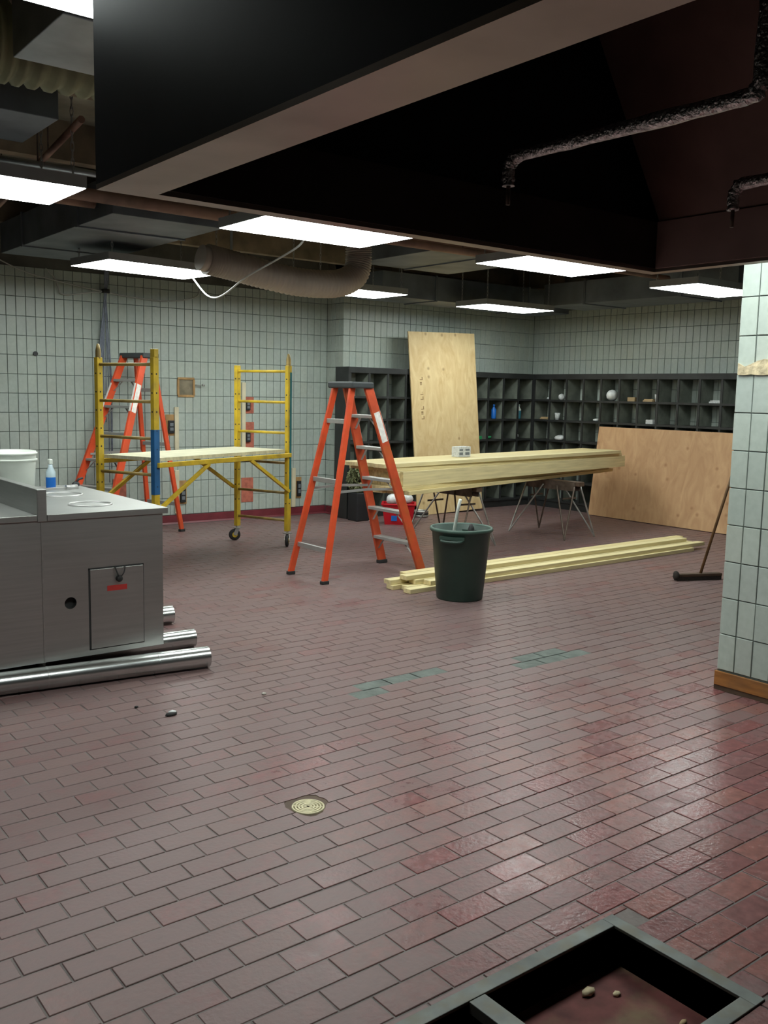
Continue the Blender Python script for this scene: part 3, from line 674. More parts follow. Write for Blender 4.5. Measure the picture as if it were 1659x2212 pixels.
# ------------------------------------------------------------------ scaffold
A = Vector((4.915, 8.86)); B_ = Vector((5.165, 8.245)); ax = (B_ - A).normalized()      # right frame: far post, near post
ln = Vector((-ax.y, ax.x)); ln = ln if ln.x > 0 else -ln                                # long direction (to the right)
LEN = 1.93; A2 = A - ln * LEN; B2 = B_ - ln * LEN
ctr = (A + B_ + A2 + B2) / 4
sc = thing('scaffold', 'yellow rolling baker scaffold with plywood deck and blue marks', 'scaffold', (ctr.x, ctr.y, 0))
lp = lambda p, z: Vector((p.x - ctr.x, p.y - ctr.y, z))
axv = Vector((ax.x, ax.y, 0)); lnv = Vector((ln.x, ln.y, 0))
for i, (P_, nm) in enumerate(((A, 'fr'), (B_, 'nr'), (A2, 'fl'), (B2, 'nl'))):
    pb = MB(); pb.beam(lp(P_, .16), lp(P_, 1.87), .042, .062, side=axv, bev=.004); po = pb.build('post', 'yellow', sc)
    if nm == 'nl':
        q = MB(); q.beam(lp(P_, 1.87), lp(P_, 1.94), .05, .05, side=axv, bev=.004); q.build('coupling_pin', 'yellow', po)
    elif nm != 'fr':
        q = MB(); q.lathe([(.024, 1.86), (.024, 1.93), (.012, 1.985), (.0, 1.99)], 10, Matrix.Translation(lp(P_, 0))); q.build('coupling_pin', 'dkyellow', po)
    for k in range(9):
        zz = .45 + k * .16
        q = MB(); c0 = lp(P_, zz) - lnv * .0311 * 1.0; q.tube([c0, c0 - lnv * .001], .008, 8); q.build('pin_hole', 'steel_dark', po)
        q = MB(); c0 = lp(P_, zz) + axv * .0215; q.tube([c0, c0 + axv * .001], .008, 8); q.build('pin_hole', 'steel_dark', po)
    if nm == 'nr':
        q = MB(); c0 = axv * .0218 + lnv * .012; q.beam(lp(P_, .5) + c0, lp(P_, 1.80) + c0, .002, .03, side=axv); q.build('blue_stripe', 'tealtape', po, 'teal painted stripe')
        q = MB(); c0 = lnv * .0318; q.beam(lp(P_, .5) + c0, lp(P_, 1.80) + c0, .042, .002, side=axv); q.build('blue_stripe', 'tealtape', po, 'teal painted stripe')
    if nm == 'nl':
        q = MB(); q.beam(lp(P_, .70), lp(P_, 1.26), .045, .065, side=axv, bev=.003); q.build('blue_stripe', 'bluetape', po, 'blue painted band')
    # caster
    q = MB(); q.tube([lp(P_, .10), lp(P_, .17)], .012, 8); cs = q.build('caster_stem', 'alu', sc)
    d = Vector((-.75, .2, 0)).normalized() if nm[0] == 'f' else Vector((-.45, -.6, 0)).normalized(); sd = d.cross(Vector((0, 0, 1)))
    q = MB(); c0 = lp(P_, 0) + d * .03
    mt = Matrix((d, Vector((0, 0, 1)), sd)).transposed().to_4x4(); mt.translation = c0 + Vector((0, 0, .063))
    q.lathe([(.0, -.018), (.045, -.018), (.062, -.012), (.0635, 0), (.062, .012), (.045, .018), (0, .018)], 20, mt); q.build('wheel', 'black', cs)
    q = MB(); q.lathe([(0, -.02), (.03, -.02), (.03, .02), (0, .02)], 14, mt, False); q.build('hub', 'yellow', cs)
    q = MB()
    for s in (-1, 1): q.beam(c0 + sd * s * .024 + Vector((0, 0, .06)), c0 - d * .03 + sd * s * .024 + Vector((0, 0, .135)), .004, .04, side=sd)
    q.box(-.035, .035, -.035, .035, -.004, .004, Matrix.Translation(lp(P_, .137))); q.build('fork', 'alu', cs)
for (p, q_) in ((A, B_), (A2, B2)):
    left = p is A2
    for zz in (1.81, 1.495, 1.18, .87, .56, .27):
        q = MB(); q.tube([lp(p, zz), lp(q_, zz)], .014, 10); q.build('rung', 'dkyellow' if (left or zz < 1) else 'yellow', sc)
for (p, q_, s) in ((A2, A, 1), (B2, B_, -1)):                       # side trusses
    inn = axv * (.034 * s)
    q = MB(); q.beam(lp(p, .955) - inn, lp(q_, .955) - inn,   .042, .03, side=(0, 0, 1), bev=.003); tr = q.build('side_rail', 'yellow', sc)
    L = LEN
    for (p0, sg) in ((p, 1), (q_, -1)):
        e = lp(p0, .58) + lnv * sg * .02; f_ = lp(p0, .935) + lnv * sg * .66
        q = MB(); q.beam(e - inn, f_ - inn, .026, .034, side=axv, bev=.003); q.build('knee_brace', 'yellow', tr)
q = MB()
def quad_slab(mb, pts, z0, z1):
    v_ = [Vector((p.x, p.y, z)) for z in (z0, z1) for p in pts]; mb.add(v_, [(3, 2, 1, 0), (4, 5, 6, 7), (0, 1, 5, 4), (1, 2, 6, 5), (2, 3, 7, 6), (3, 0, 4, 7)])
pts = [lp(A2, 0) + lnv * .04, lp(B2, 0) + lnv * .04, lp(B_, 0) - lnv * .05, lp(A, 0) - lnv * .05]
quad_slab(q, pts, .985, 1.015); q.build('deck_board', 'board', sc)
q = MB(); q.beam(lp(B_, 1.0) - lnv * .05 - axv * .30 + Vector((0, 0, 0)), lp(B_, 1.0) - lnv * .05 + axv * .0, .028, .006, side=(0, 0, 1)); q.build('deck_edge_band', 'bluetape', sc, 'blue band on the deck end')

# ------------------------------------------------------------------ steel counter
CX0, CXM, CX1, CY0, CY1, CZ = .15, 1.588, 2.273, 4.972, 6.45, .93
ct = thing('steel_counter', 'stainless steel serving counter at the left edge', 'counter', (CXM, 5.6, 0)); o0 = Vector((CXM, 5.6, 0))
def cb(name, x0, x1, y0, y1, z0, z1, material='steel', bev=.002, parent=None, label=None):
    return MB().box(x0 - o0.x, x1 - o0.x, y0 - o0.y, y1 - o0.y, z0 - o0.z, z1 - o0.z, bev=bev).build(name, material, parent or ct, label)
cb('cabinet_body', CX0, CXM - .002, CY0 + .004, CY1, .128, CZ - .03)
cb('cabinet_body', CXM + .002, CX1, CY0 + .004, CY1, .128, CZ - .03)
cb('front_panel', CX0, CXM - .002, CY0, CY0 + .004, .128, CZ - .03, bev=0)
cb('front_panel', CXM + .002, CX1, CY0, CY0 + .004, .128, CZ - .03, bev=0)
cb('corner_trim', CXM - .004, CXM + .004, CY0 - .003, CY0 + .002, .128, CZ, bev=0)
cb('worktop', CX0, 1.563, CY0 - .012, CY1 + .01, CZ - .03, CZ)
wt_ = cb('worktop', 1.616, CX1 + .03, CY0 - .012, CY1 + .01, CZ - .033, CZ)
cb('splash_divider', 1.564, 1.615, CY0 - .012, CY1 + .01, CZ - .035, 1.067, bev=.004)
for (x, y) in ((CXM + .06, CY0 + .25), (CX1 - .1, CY0 + .5), (CX1 - .06, CY1 - .06), (CX0 + .1, CY0 + .25), (CX0 + .1, CY1 - .06), (CXM + .06, CY1 - .06)):
    q = MB(); q.lathe([(.022, .13), (.022, .03), (.028, .025), (.028, .0), (0, 0)], 12, Matrix.Translation((x - o0.x, y - o0.y, 0))); q.build('leg', 'alu', ct)
# wells
for (x, y, r_, nm) in ((1.975, 5.30, .118, 1), (2.0, 5.86, .125, 2)):
    mt = Matrix.Translation((x - o0.x, y - o0.y, CZ))
    q = MB(); q.lathe([(r_ - .007, .0005), (r_ - .006, .006), (r_, .009), (r_ + .006, .006), (r_ + .007, .0005)], 36, mt); q.build('well_rim', 'alu', wt_)
# access door
dr = cb('access_door', 1.842, 2.150, CY0 - .008, CY0 + .0, .163, .611, label='removable access door with red label')
for (x0, x1, z0, z1) in ((1.834, 1.842, .158, .618), (2.150, 2.155, .158, .618), (1.834, 2.155, .611, .619), (1.834, 2.155, .158, .163)):
    cb('door_gap', x0, x1, CY0 - .0015, CY0 + .0005, z0, z1, 'steel_dark', 0, dr)
q = MB(); mt = Matrix.Translation((2.004 - o0.x, CY0 - .008 - o0.y, .548)) @ Matrix.Rotation(R(90), 4, 'X')
q.lathe([(.0, .022), (.014, .022), (.018, .016), (.018, .0)], 16, mt); q.build('knob', 'black', dr)
for dx in (-.022, .038):
    q = MB(); q.tube([(2.004 - o0.x, CY0 - .022 - o0.y, .552), (2.004 + dx * .6 - o0.x, CY0 - .026 - o0.y, .58), (2.004 + dx - o0.x, CY0 - .012 - o0.y, .616)], .0035, 6, res=4); q.build('wire_loop', 'steel_dark', dr)
lb = cb('warning_label', 1.937, 2.052, CY0 - .0095, CY0 - .008, .482, .512, 'redlabel', 0, dr, 'red warning label')
q = MB(); mt = Matrix.Translation((1.734 - o0.x, CY0 - .0005 - o0.y, .437)) @ Matrix.Rotation(R(90), 4, 'X')
q.lathe([(0, -.04), (.033, -.04), (.033, .02), (0, .02)], 24, mt, False); cu = q.build('cutter', 'steel', ct)
for ob in [c for c in ct.children if c.name.startswith(('front_panel', 'cabinet_body'))]:
    md = ob.modifiers.new('b', 'BOOLEAN'); md.object = cu; md.operation = 'DIFFERENCE'; md.solver = 'EXACT'
    bpy.context.view_layer.update(); dg = bpy.context.evaluated_depsgraph_get(); me = bpy.data.meshes.new_from_object(ob.evaluated_get(dg)); ob.modifiers.clear(); ob.data = me
bpy.data.objects.remove(cu)
q = MB(); q.lathe([(0, -.0385), (.0328, -.0385), (.0328, -.003)], 24, mt, False); q.build('cable_hole', 'steel_dark', ct)

def lying_pipe(x0, x1, y, r, label, ang=0, elbow=False):
    t = thing('round_duct', label, 'pipe', (x1, y, 0), ang, 'round steel ducts on the floor')
    L = x1 - x0; mt = Matrix.Translation((0, 0, r + .002)) @ Matrix.Rotation(R(-90), 4, 'Y')
    q = MB(); q.lathe([(r, L), (r, 0)], 48, mt); q.lathe([(r - .002, 0), (r - .002, L)], 48, mt); q.lathe([(r, 0), (r - .002, 0)], 48, mt, False); q.lathe([(r - .002, L), (r, L)], 48, mt, False); q.build('duct_wall', 'spiral', t)
    for k in range(int(L / .6)):
        q = MB(); z0 = .3 + k * .6
        q.lathe([(r, z0 - .004), (r + .0012, z0 - .002), (r + .0012, z0 + .002), (r, z0 + .004)], 48, mt); q.build('seam', 'spiral', t)
    return t
lying_pipe(.3, 2.47, 4.80, .0605, 'long shiny round duct lying in front of the counter', R(-7))
lying_pipe(1.2, 2.60, 5.245, .056, 'round duct poking out under the counter corner', R(-3))
lying_pipe(1.5, 2.745, 5.87, .062, 'rearmost round duct end showing right of the counter', R(-3))

# bucket, bottle, small things on the counter
t = thing('bucket', 'large white plastic bucket on the steel counter', 'bucket', (1.765, 6.08, CZ))
q = MB(); q.lathe([(0, 0), (.132, 0), (.148, .24), (.148, .27), (.143, .27), (.13, .01), (0, .01)], 40); q.build('bucket_body', 'white', t)
for zz in (.215, .255): q = MB(); q.lathe([(.146, zz - .008), (.156, zz - .006), (.156, zz + .006), (.147, zz + .008)], 40); q.build('rim_band', 'white', t)
q = MB(); 
for k in range(3):
    a0 = R(-125 - k * 9); mt = Matrix.Rotation(a0, 4, 'Z')
    q.lathe([(0, -.001), (.011, -.001), (.011, .002), (0, .002)], 12, mt @ Matrix.Translation((.1415, 0, .07 + .004 * k)) @ Matrix.Rotation(R(90), 4, 'Y'))
q.build('printed_mark', 'greyprint', t)
t = thing('spray_bottle', 'clear spray bottle half full of blue liquid', 'bottle', (2.075, 6.28, CZ))
q = MB(); q.lathe([(0, 0), (.03, 0), (.032, .01), (.032, .075)], 20); q.build('blue_liquid', 'bluebottle', t)
q = MB(); q.lathe([(.032, .075), (.031, .11), (.014, .145), (.013, .16), (0, .16)], 20); q.build('bottle_wall', 'clear', t)
q = MB(); q.box(-.012, .012, -.015, .03, .16, .195, bev=.005); q.beam((0, .012, .17), (0, .035, .14), .008, .008); q.build('trigger_head', 'white', t)
q = MB(); q.beam((0, 0, .006), (.28, .02, .006), .02, .008, bev=.002); q.tube([(.28, .02, .008), (.36, .03, .008)], .02, 10); o_ = q.build('ladle', 'alu'); o_.location = (1.86, 6.16, CZ); tag(o_, 'metal utensil lying across the back of the counter', 'utensil')
q = MB(); q.blob((0, 0, .02), .028, .022, .022, 3); q.tube([(0, 0, .03), (.02, 0, .055), (.05, .01, .06)], .008, 8); o_ = q.build('spray_nozzle', 'device'); o_.location = (2.24, 6.27, CZ); tag(o_, 'small dark fitting at the back corner of the counter', 'fitting')

# ------------------------------------------------------------------ pigeonhole shelving
def cubby(label, loc, rz, ncol, pitch, depth, ztop, zrow):
    """local: x along the wall, y 0 at the front, +y to the wall"""
    t = thing('pigeonhole_shelf', label, 'shelf', loc, rz, 'black pigeonhole shelving'); W_ = ncol * pitch; th = .028
    MB().box(0, W_ + th, 0, depth, ztop - .075, ztop, bev=.004).build('top_board', 'cubby', t)
    for i in range(ncol + 1):
        dv = MB().box(i * pitch, i * pitch + th, .014, depth, .10, ztop - .075).build('divider', 'cubby_side', t)
        MB().box(i * pitch - .001, i * pitch + th + .001, .002, .014, .10, ztop - .075).build('edge_band', 'cubby', dv)
    z = ztop - .075
    zs = []
    while z - zrow > .1: z -= zrow; zs.append(z)
    for z in zs: MB().box(0, W_ + th, .0, depth, z - th, z).build('shelf_board', 'cubby', t)
    MB().box(0, W_ + th, .012, depth, 0, .10).build('plinth', 'base_red' if False else 'cubby', t)
    for s in (0, 1):
        MB().box(s * W_ - (.02 if s == 0 else -.028), s * W_ + (0 if s == 0 else .048), -.004, depth, 0, ztop).build('end_panel', 'cubby', t)
    return zs
ZTOP = 1.935
zs = cubby('black pigeonhole shelving on the back wall behind the tall plywood', (6.965, 9.672, 0), 0, 11, .303, .285, ZTOP, .29)
zs = cubby('black pigeonhole shelving along the right wall behind the pinkish plywood', (10.305, 9.66, 0), R(-90), 17, .309, .285, ZTOP, .29)

# things in the pigeonholes: shelf tops at zs
def small(kind, name, label, cat, x, y, z, material, s=1.0, rz=0):
    q = MB()
    if kind == 'bag': q.blob((0, 0, .06 * s), .07 * s, .055 * s, .06 * s, hash(label) % 97, .35)
    elif kind == 'bottle': q.lathe([(0, 0), (.034, 0), (.036, .01), (.036, .13), (.014, .165), (.014, .18), (.018, .182), (.018, .205), (0, .205)], 16)
    elif kind == 'box': q.box(-.07 * s, .07 * s, -.05 * s, .05 * s, 0, .055 * s, bev=.004)
    elif kind == 'paper':
        q.box(-.08 * s, .08 * s, -.06, .06, 0, .02, bev=.003); q.box(-.06 * s, .07 * s, -.05, .05, .02, .036, Matrix.Rotation(.2, 4, 'Z'), bev=.003)
    elif kind == 'cup': q.lathe([(0, 0), (.03, 0), (.042, .1), (.039, .1), (.028, .006), (0, .006)], 18)
    elif kind == 'cloth': q.blob((0, 0, .03 * s), .09 * s, .06 * s, .035 * s, hash(label) % 89, .4)
    o_ = q.build(name, material); o_.location = (x, y, z); o_.rotation_euler = (0, 0, rz); return tag(o_, label, cat)
r1, r2_, r3 = zs[0], zs[1], zs[2]
def bx(i): return 6.965 + (i + .55) * .303
def ry(i): return 9.66 - (i + .5) * .309
small('bottle', 'blue_bottle', 'bright blue bottle in a pigeonhole right of the tall plywood', 'bottle', 9.58, 9.74, r2_, 'bluebottle')
q = small('bottle', 'capped_bottle', 'teal bottle with white top in the pigeonhole near the corner', 'bottle', 10.09, 9.74, r2_, 'tealbottle')
o_ = MB().lathe([(.0375, .12), (.0375, .135), (.016, .168), (.019, .208), (0, .208)], 16).build('white_cap', 'white', q)
small('box', 'green_box', 'small green box low in a pigeonhole by the tall plywood', 'box', 9.28, 9.75, r3, 'greenitem', .8)
small('cloth', 'green_rag', 'pale green rag in a low pigeonhole left of the corner', 'rag', 9.54, 9.78, r3, 'greenitem', .6)
small('bag', 'crumpled_bag', 'grey crumpled bag in a low pigeonhole next to the corner', 'bag', 10.12, 9.80, r3, 'bag', .6)
small('bag', 'crumpled_bag', 'big white crumpled bag in a top row pigeonhole above the pinkish plywood', 'bag', 10.40, ry(4) + .02, r1, 'bag', 1.25)
small('bag', 'crumpled_bag', 'small white bag in the top row just right of the corner', 'bag', 10.40, ry(1) - .0, r1, 'bag', .75)
small('cloth', 'white_cloth', 'pale scrap of cloth in the top row nearest the corner', 'cloth', 10.42, ry(0) - .05, r1, 'card', .5)
small('box', 'tan_box', 'tan box in a top row pigeonhole above the plywood', 'box', 10.41, ry(5) - .03, r1, 'tan', 1.0, 1.4)
small('paper', 'paper_stack', 'tan papers in the top row, right of the tan box', 'papers', 10.40, ry(6) - .0, r1, 'tan', 1.0, 1.5)
small('cup', 'paper_cup', 'pale cup standing in the top row beside tan papers', 'cup', 10.40, ry(6) - .11, r1, 'card')
small('cloth', 'white_rag', 'white rag in a lower pigeonhole above the lumber stack', 'rag', 10.40, ry(1) - .02, r3, 'bag', 1.1, 1.4)
small('cloth', 'white_rag', 'small white rag in the second row, over the left end of plywood', 'rag', 10.38, ry(3) - .06, r2_, 'bag', .6)
small('box', 'white_box', 'white box in the second row above the middle of plywood', 'box', 10.40, ry(6) - .04, r2_, 'card', 1.0, 1.3)
small('paper', 'paper_stack', 'brown papers in the second row at the corner', 'papers', 10.42, ry(-.0) - .02, r2_, 'tan', 1.0, 1.5)
small('cup', 'paper_cup', 'small pale cup in the second row near the corner', 'cup', 10.40, ry(1) + .06, r2_, 'card')
small('paper', 'paper_stack', 'white papers in the top row next to the tiled column', 'papers', 10.40, ry(9) - .06, r1, 'card', 1.0, 1.5)

# ------------------------------------------------------------------ plywood sheets
def sheet(name, label, w_, h_, th, material):
    t = thing(name, label, 'plywood')
    q = MB(); q.box(-w_ / 2, w_ / 2, -th / 2, th / 2, 0, h_, bev=.0015); q.build('veneer_panel', material, t)
    q = MB(); q.box(-w_ / 2 + .0, w_ / 2, -th * .1, th * .1, h_ - .001, h_ + .0006); q.box(-w_ / 2 - .0006, -w_ / 2 + .001, -th * .1, th * .1, 0, h_); q.build('core_ply', 'plyedge', t)
    return t
p = sheet('plywood_sheet', 'tall pale plywood sheet leaning upright against the pigeonholes', 1.19, 2.44, .018, 'ply1')
# lean: foot at y 9.50, touching the shelf front near the top
lean = math.asin((9.665 - 9.50) / 1.935)
p.matrix_world = Matrix.Translation((8.57, 9.485, .012)) @ Matrix.Rotation(-lean, 4, 'X') @ Matrix.Rotation(R(-1.6), 4, 'Y')
rnd = random.Random(2)
for k in range(9):
    z0 = 1.28 + k * .065
    if k in (3, 6): continue
    MB().box(-.44, -.44 + rnd.choice((.035, .05)), -.0096, -.0090, z0, z0 + .012).build('stamp_mark', 'dirtprint', p)
    if k % 2: MB().box(-.44 + rnd.choice((0, .03)), -.405, -.0096, -.0090, z0 + .018, z0 + .042).build('stamp_mark', 'dirtprint', p)
    else: MB().box(-.405, -.39, -.0096, -.009, z0, z0 + .045).build('stamp_mark', 'dirtprint', p)
p = sheet('plywood_sheet', 'pinkish plywood sheet resting on its long edge at the right', 2.44, 1.22, .018, 'ply2')
lean = math.asin(.15 / 1.22)
p.matrix_world = Matrix.Translation((10.135, 7.16, .006)) @ Matrix.Rotation(R(-90), 4, 'Z') @ Matrix.Rotation(-lean, 4, 'X')

# ------------------------------------------------------------------ lumber
def make_board(L, w_, h_, material):
    q = MB(); q.box(0, L, 0, w_, 0, h_, bev=.003); me = q.mesh('lumber_board', material); me.materials.append(M['pine_end'])
    for f in me.polygons:
        if abs(f.normal.x) > .9: f.material_index = 1
    return me
def board(me, loc, rz, label, group):
    o_ = bpy.data.objects.new('lumber_board', me); C.objects.link(o_); o_.location = loc; o_.rotation_euler = (0, 0, rz); return tag(o_, label, 'board', group)
rnd = random.Random(11)
G1 = 'pine boards stacked on the sawhorses'; G2 = 'pine boards lying on the floor'
me_flat = [make_board(4.45, .14, .038, m_) for m_ in ('pine', 'pine2')]; me_edge = [make_board(4.45, .038, .14, m_) for m_ in ('pine', 'pine2')]
z = .652
def layer(n_, width, meshes, z, rot, base, label, dx=.06):
    d = Vector((math.cos(rot), math.sin(rot), 0)); s = Vector((-math.sin(rot), math.cos(rot), 0))
    for i in range(n_):
        p = Vector(base) + s * (i * (width + .002)) + d * rnd.uniform(-dx, dx)
        nm = ('frontmost', 'second', 'third', 'rearmost')[i] if n_ == 4 else ('frontmost' if i == 0 else 'inner')
        board(rnd.choice(meshes), (p.x, p.y, z), rot, label.replace('pine board', nm + ' pine board'), G1)
layer(4, .14, me_flat, z, R(13.6), (5.62, 6.80, 0), 'pine board in the lowest flat layer of the sawhorse stack'); z += .0385
layer(4, .14, me_flat, z, R(13.0), (5.54, 6.835, 0), 'pine board in the second flat layer of the sawhorse stack'); z += .0385
layer(13, .038, me_edge, z, R(10.5), (5.58, 6.865, 0), 'pine board set on edge in the middle of the sawhorse stack', .03); z += .1405
layer(4, .14, me_flat, z, R(9.5), (5.50, 6.93, 0), 'pine board in the upper flat layer of the sawhorse stack'); z += .0385
layer(4, .14, me_flat, z, R(9.0), (5.39, 6.905, 0), 'pine board lying on top of the sawhorse stack', .05); z += .0385
ZS = z
G = (('pine board at the bottom of the floor pile behind the green bin', [(4.74, 5.70), (4.80, 5.80), (4.72, 5.90)], .001),
     ('pine board in the middle of the floor pile behind the green bin', [(4.98, 5.73), (4.90, 5.83), (4.72, 5.935)], .040),
     ('pine board on top of the floor pile behind the green bin', [(4.82, 5.85), (4.90, 5.95)], .079))
me_2 = [make_board(3.96, .089, .038, m_) for m_ in ('pine', 'pine2')]
for lab, ps, zz in G:
    for i, (x, y) in enumerate(ps): board(rnd.choice(me_2), (x, y, zz), R(.6) + rnd.uniform(-.0007, .0007), lab.replace('pine board', ('nearest pine board', 'middle pine board' if len(ps) == 3 else 'rear pine board', 'rear pine board')[i]), G2)
# box on the stack
t = thing('small_carton', 'small white printed box sitting on the lumber stack', 'box', (6.86, 7.45, ZS + .001), R(8))
MB().box(-.10, .10, -.05, .05, 0, .11, bev=.002).build('carton', 'card', t)
for (x, w_) in ((-.06, .06), (.045, .07)):
    MB().box(x - w_ / 2, x + w_ / 2, -.0508, -.05, .02, .05).build('printed_patch', 'greyprint', t)
    MB().box(x - w_ / 2, x + w_ / 2, -.0508, -.05, .065, .085).build('printed_patch', 'greyprint', t)

# sawhorses with hairpin rod legs
def sawhorse(label, c, rz):
    t = thing('sawhorse', label, 'sawhorse', (c[0], c[1], 0), rz, 'folding sawhorses'); zt = .65
    q = MB(); q.box(-.045, .045, -.42, .42, zt - .05, zt, bev=.004); q.build('top_beam', 'dkwood', t)
    for s in (-1, 1): 
        q = MB(); q.box(s * .05 - .006, s * .05 + .006, -.36, .36, zt - .11, zt - .01); q.build('side_channel', 'rust', t)
    for sx in (-1, 1):
        for sy in (-1, 1):
            f = Vector((sx * .27, sy * .42, .012)); a1 = Vector((sx * .055, sy * .36, zt - .06)); a2 = Vector((sx * .055, sy * .10, zt - .06))
            m1 = f + (a1 - f).normalized() * .03 + Vector((0, sy * .0, 0)); 
            q = MB(); q.tube([a1, a1.lerp(f, .5), a1.lerp(f, .94), f + Vector((0, 0, -.003)), a2.lerp(f, .95), a2.lerp(f, .5), a2], .0095, 8, res=4)
            q.build('hairpin_leg', 'rod' if (sx + sy) == 0 else 'rust', t)
    for sy in (-1, 1):
        q = MB(); q.beam((-.12, sy * .25, .45), (.12, sy * .25, .45), .02, .004); q.build('leg_stay', 'rust', t)
    return t
sawhorse('rod legged sawhorse under the left half of the stack, behind the green bin', (6.80, 7.52), R(2))
sawhorse('rod legged sawhorse under the right half of the lumber stack', (8.29, 7.40), R(2))

# ------------------------------------------------------------------ green bin
t = thing('trash_bin', 'dark green round plastic trash bin in front of the lumber', 'bin', (5.00, 5.40, 0))
q = MB(); q.lathe([(0, .004), (.178, 0), (.184, .008), (.232, .535), (.244, .54), (.246, .56), (.240, .565), (.228, .56), (.176, .02), (0, .02)], 48); q.build('bin_body', 'greencan', t)
q = MB(); q.lathe([(.236, .546), (.250, .546), (.252, .56), (.246, .572), (.236, .572), (.231, .563)], 48); q.build('rim', 'greenrim', t)
for a in (R(210), R(30)):
    mt = Matrix.Rotation(a, 4, 'Z')
    q = MB(); q.tube([mt @ Vector(p) for p in ((.222, -.085, .49), (.262, -.07, .485), (.272, 0, .483), (.262, .07, .485), (.222, .085, .49))], .012, 8, res=5); q.box(.215, .245, -.1, .1, .495, .52, mt); q.build('handle', 'greencan', t)
q = MB(); q.tube([(-.10, .10, .03), (-.095, -.03, .70), (-.10, .0, .80)][:2] + [(-.105, -.07, .80)], .013, 8); o_ = q.build('white_stick', 'white'); o_.location = (5.02, 5.40, 0); tag(o_, 'white stick standing inside the green bin', 'stick')
q = MB(); q.blob((0, 0, .08), .05, .04, .1, 8, .4); o_ = q.build('dark_scrap', 'black'); o_.location = (5.11, 5.42, .43); tag(o_, 'dark scrap poking out of the green bin', 'scrap')

# ------------------------------------------------------------------ red tub, plant, coil
t = thing('red_tub', 'red plastic tub filled with white bags on the floor', 'tub', (7.28, 9.02, 0), R(-40)); t.scale = (.88, .88, .95)
def frustum(mb, w0, d0, w1, d1, z0, z1):
    v_ = [Vector((sx * w_ / 2, sy * d_ / 2, z_)) for (w_, d_, z_) in ((w0, d0, z0), (w1, d1, z1)) for (sx, sy) in ((-1, -1), (1, -1), (1, 1), (-1, 1))]
    mb.add(v_, [(3, 2, 1, 0), (0, 1, 5, 4), (1, 2, 6, 5), (2, 3, 7, 6), (3, 0, 4, 7)])
q = MB(); frustum(q, .38, .30, .46, .36, .0, .27); v0 = len(q.v); frustum(q, .36, .28, .445, .345, .01, .271); q.build('tub_body', 'red', t)
q = MB(); 
for (x0, x1, y0, y1) in ((-.245, .245, -.195, -.17), (-.245, .245, .17, .195), (-.245, -.215, -.17, .17), (.215, .245, -.17, .17)): q.box(x0, x1, y0, y1, .255, .275, bev=.004)
q.build('rim', 'red', t)
q = MB(); q.box(-.10, -.02, -.1665, -.160, .05, .12, Matrix.Rotation(0, 4, 'X')); q.build('blue_label', 'bluebottle', t, 'small blue label')
for k, (x, y, z_, s) in enumerate(((-.09, -.03, .30, .085), (.09, -.02, .31, .08), (.0, .07, .27, .08))):
    q = MB(); q.blob((0, 0, 0), s, s * .9, s * .75, 20 + k, .35); o_ = q.build('plastic_bag', 'bag')
    pos = Matrix.Rotation(R(-40), 4, 'Z') @ Vector((x, y, z_)); o_.location = (7.28 + pos.x, 9.02 + pos.y, pos.z)
    tag(o_, ['white bag at the left in the red tub', 'white bag at the right in the red tub', 'white bag at the back of the red tub'][k], 'bag', 'bags in the red tub')
t = thing('potted_plant', 'dark pot with bushy olive foliage by the end of the pigeonholes', 'plant', (7.02, 9.50, 0))
q = MB(); q.box(-.11, .13, -.10, .10, 0, .36, bev=.012); q.build('pot', 'device', t)
q = MB(); rnd = random.Random(6)
for k in range(800):
    d = Vector((rnd.gauss(0, 1), rnd.gauss(0, 1), rnd.gauss(0, 1))).normalized() * (rnd.random() ** .4)
    c = Vector((d.x * .19, d.y * .13, .54 + d.z * .19)); n_ = Vector((rnd.gauss(0, 1), rnd.gauss(0, 1), rnd.gauss(0, 1))).normalized(); a_ = n_.orthogonal().normalized(); b_ = n_.cross(a_); s = rnd.uniform(.025, .045)
    q.add([c - a_ * s, c + b_ * s * .45 + n_ * s * .15, c + a_ * s, c - b_ * s * .45 + n_ * s * .15], [(0, 1, 2, 3)])
o_ = q.build('foliage', 'leaf', t); o_['kind'] = 'stuff'
q = MB()
for k in range(5): q.tube([(rnd.uniform(-.03, .03), rnd.uniform(-.03, .03), .34), (rnd.uniform(-.08, .08), rnd.uniform(-.06, .06), .6)], .006, 5)
q.build('stems', 'dkwood', t)
t = thing('hose_coil', 'small grey coil lying by the foot of the tall plywood', 'coil', (7.93, 9.36, 0))
for k in range(3):
    q = MB(); mt = Matrix.Translation((0, 0, .02 + k * .028)); q.lathe([(.09 + .014 * math.cos(a), .014 * math.sin(a)) for a in [2 * math.pi * i / 8 for i in range(8)]], 28, mt, True, True); q.build('loop', 'device' if k % 2 else 'rod', t)

# ------------------------------------------------------------------ broom
t = thing('push_broom', 'push broom with brown handle leaning beside the column', 'broom', (7.33, 4.78, 0))
hd_ = Vector((.39, -.17, 0)).normalized()
q = MB(); q.beam(-hd_ * .23 + Vector((0, 0, .048)), hd_ * .23 + Vector((0, 0, .048)), .028, .06, side=(0, 0, 1), bev=.008); hb = q.build('broom_head', 'dkwood', t)
q = MB(); q.beam(-hd_ * .225 + Vector((0, 0, .018)), hd_ * .225 + Vector((0, 0, .018)), .036, .05, side=(0, 0, 1)); q.build('bristles', 'bristle', hb)
q = MB(); q.blob((-hd_.x * .225, -hd_.y * .225, .045), .035, .035, .042, 12, .3); q.build('bristle_tuft', 'bristle', hb)
q = MB(); q.tube([(.02, -.01, .055), (.232, -.24, 1.36)], .0125, 10); q.build('broom_handle', 'handle', t)

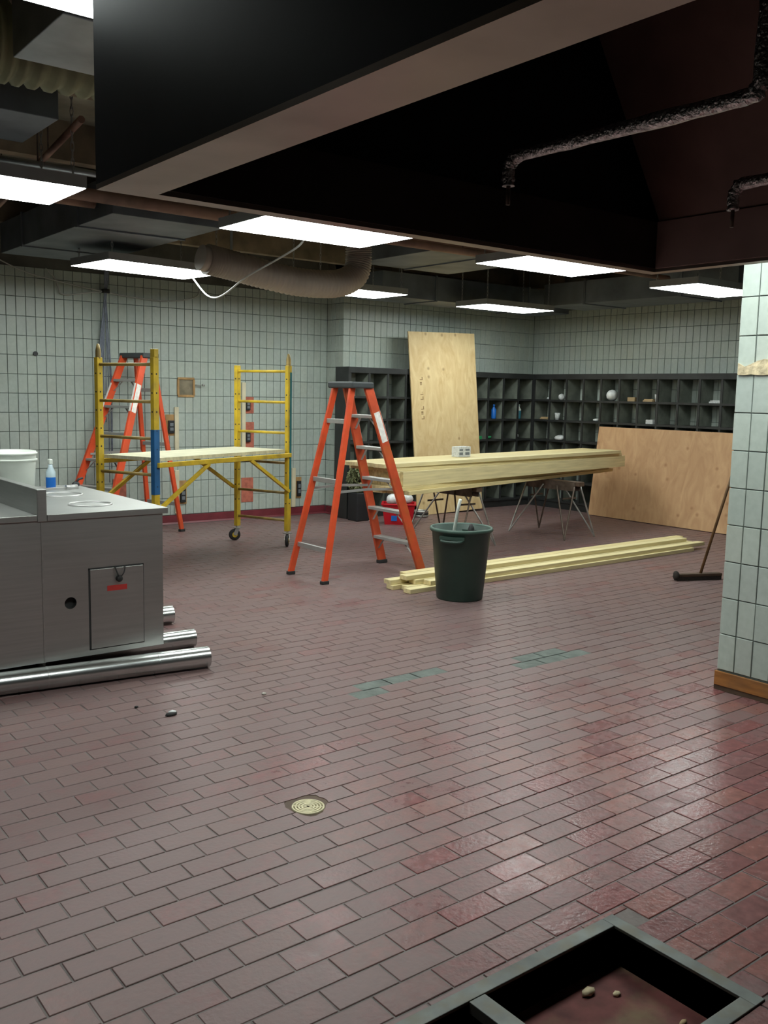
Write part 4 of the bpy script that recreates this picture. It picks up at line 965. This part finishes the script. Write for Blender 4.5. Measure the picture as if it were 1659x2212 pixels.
# ------------------------------------------------------------------ pit frame, drain, floor debris
t = thing('pit_frame', 'weathered steel angle frame round the pit in the foreground', 'frame', (PX1, PY1, 0))
def fb(name, x0, x1, y0, y1, z0=-.012, z1=.006): return MB().box(x0 - PX1, x1 - PX1, y0 - PY1, y1 - PY1, z0, z1, bev=.002).build(name, 'frame', t)
fb('frame_bar', PX0 - FR, PX1, PY1, PY1 + FR); fb('frame_bar', PX1, PX1 + FR, PY0 - FR, PY1 + FR)
fb('frame_bar', PX0 - FR, PX1, PY0 - FR, PY0); fb('frame_bar', PX0 - FR, PX0, PY0, PY1)
fb('cross_bar', 1.617, 1.675, PY0, PY1, -.03, .004)
fb('cross_bar', 1.05, 1.105, PY0, PY1, -.03, .004)
t = thing('floor_drain', 'round pale brass drain grate sunk in the brick floor', 'drain', (DR.x - .003, DR.y - .010, -.0065))
q = MB(); q.add([(.003 + 1.04 * ring[k] * math.cos(2 * math.pi * k / 28), .010 + 1.04 * ring[k] * math.sin(2 * math.pi * k / 28), .0042) for k in range(28)], [tuple(range(28))]); q.build('drain_base', 'dkwood', t)
for r_ in (.061, .049, .037, .025, .013):
    q = MB(); q.lathe([(r_ - .0042, .004), (r_ - .0035, .010), (r_ + .0035, .010), (r_ + .0042, .004)], 32); q.build('grate_ring', 'brass', t)
q = MB()
for k in range(3): q.box(-.061, .061, -.004, .004, .004, .0085, Matrix.Rotation(R(60 * k + 20), 4, 'Z'))
q.build('grate_spoke', 'brass', t)
def crumb(name, label, x, y, s, material, seed, z=0, sx=1.0):
    q = MB(); q.blob((0, 0, s * .45), s * sx, s * .8, s * .5, seed, .4, 1); o_ = q.build(name, material); o_.location = (x, y, z); return tag(o_, label, 'debris')
# ------------------------------------------------------------------
crumb('fluff_scrap', 'white scrap lying on the bricks near the round ducts', 1.948, 4.17, .022, 'bag', 1, 0, 1.1)
crumb('dark_scrap', 'small dark scrap beside the white one on the bricks', 1.935, 4.155, .02, 'black', 2, 0, 1.6)
crumb('pebble', 'tiny dark crumb on the bricks left of the white scrap', 1.843, 4.36, .012, 'black', 3)
crumb('pebble', 'pale crumb on the bricks left of the cement patch', 2.477, 4.176, .014, 'duststuff', 4)
crumb('pebble', 'tiny white speck on the floor below the cement patch', 2.475, 3.321, .007, 'duststuff', 5)
crumb('crumpled_paper', 'small white crumpled paper by the red baseboard', 7.02, 9.22, .05, 'bag', 6)
for i, (x, y, s, lab) in enumerate(((2.10, 1.55, .02, 'pale rubble lump in the pit near the far corner'), (1.98, 1.45, .026, 'tan rubble lump in the middle of the pit'), (1.86, 1.52, .016, 'pale chip in the pit near the cross bar'), (2.15, 1.36, .02, 'tan chip in the pit near the right side'), (2.04, 1.60, .032, 'flat dusty lump against the far pit side'))):
    crumb('rubble', lab, x, y, s * .6, 'tan' if i % 2 else 'torn', 30 + i, -.112, 1.4)
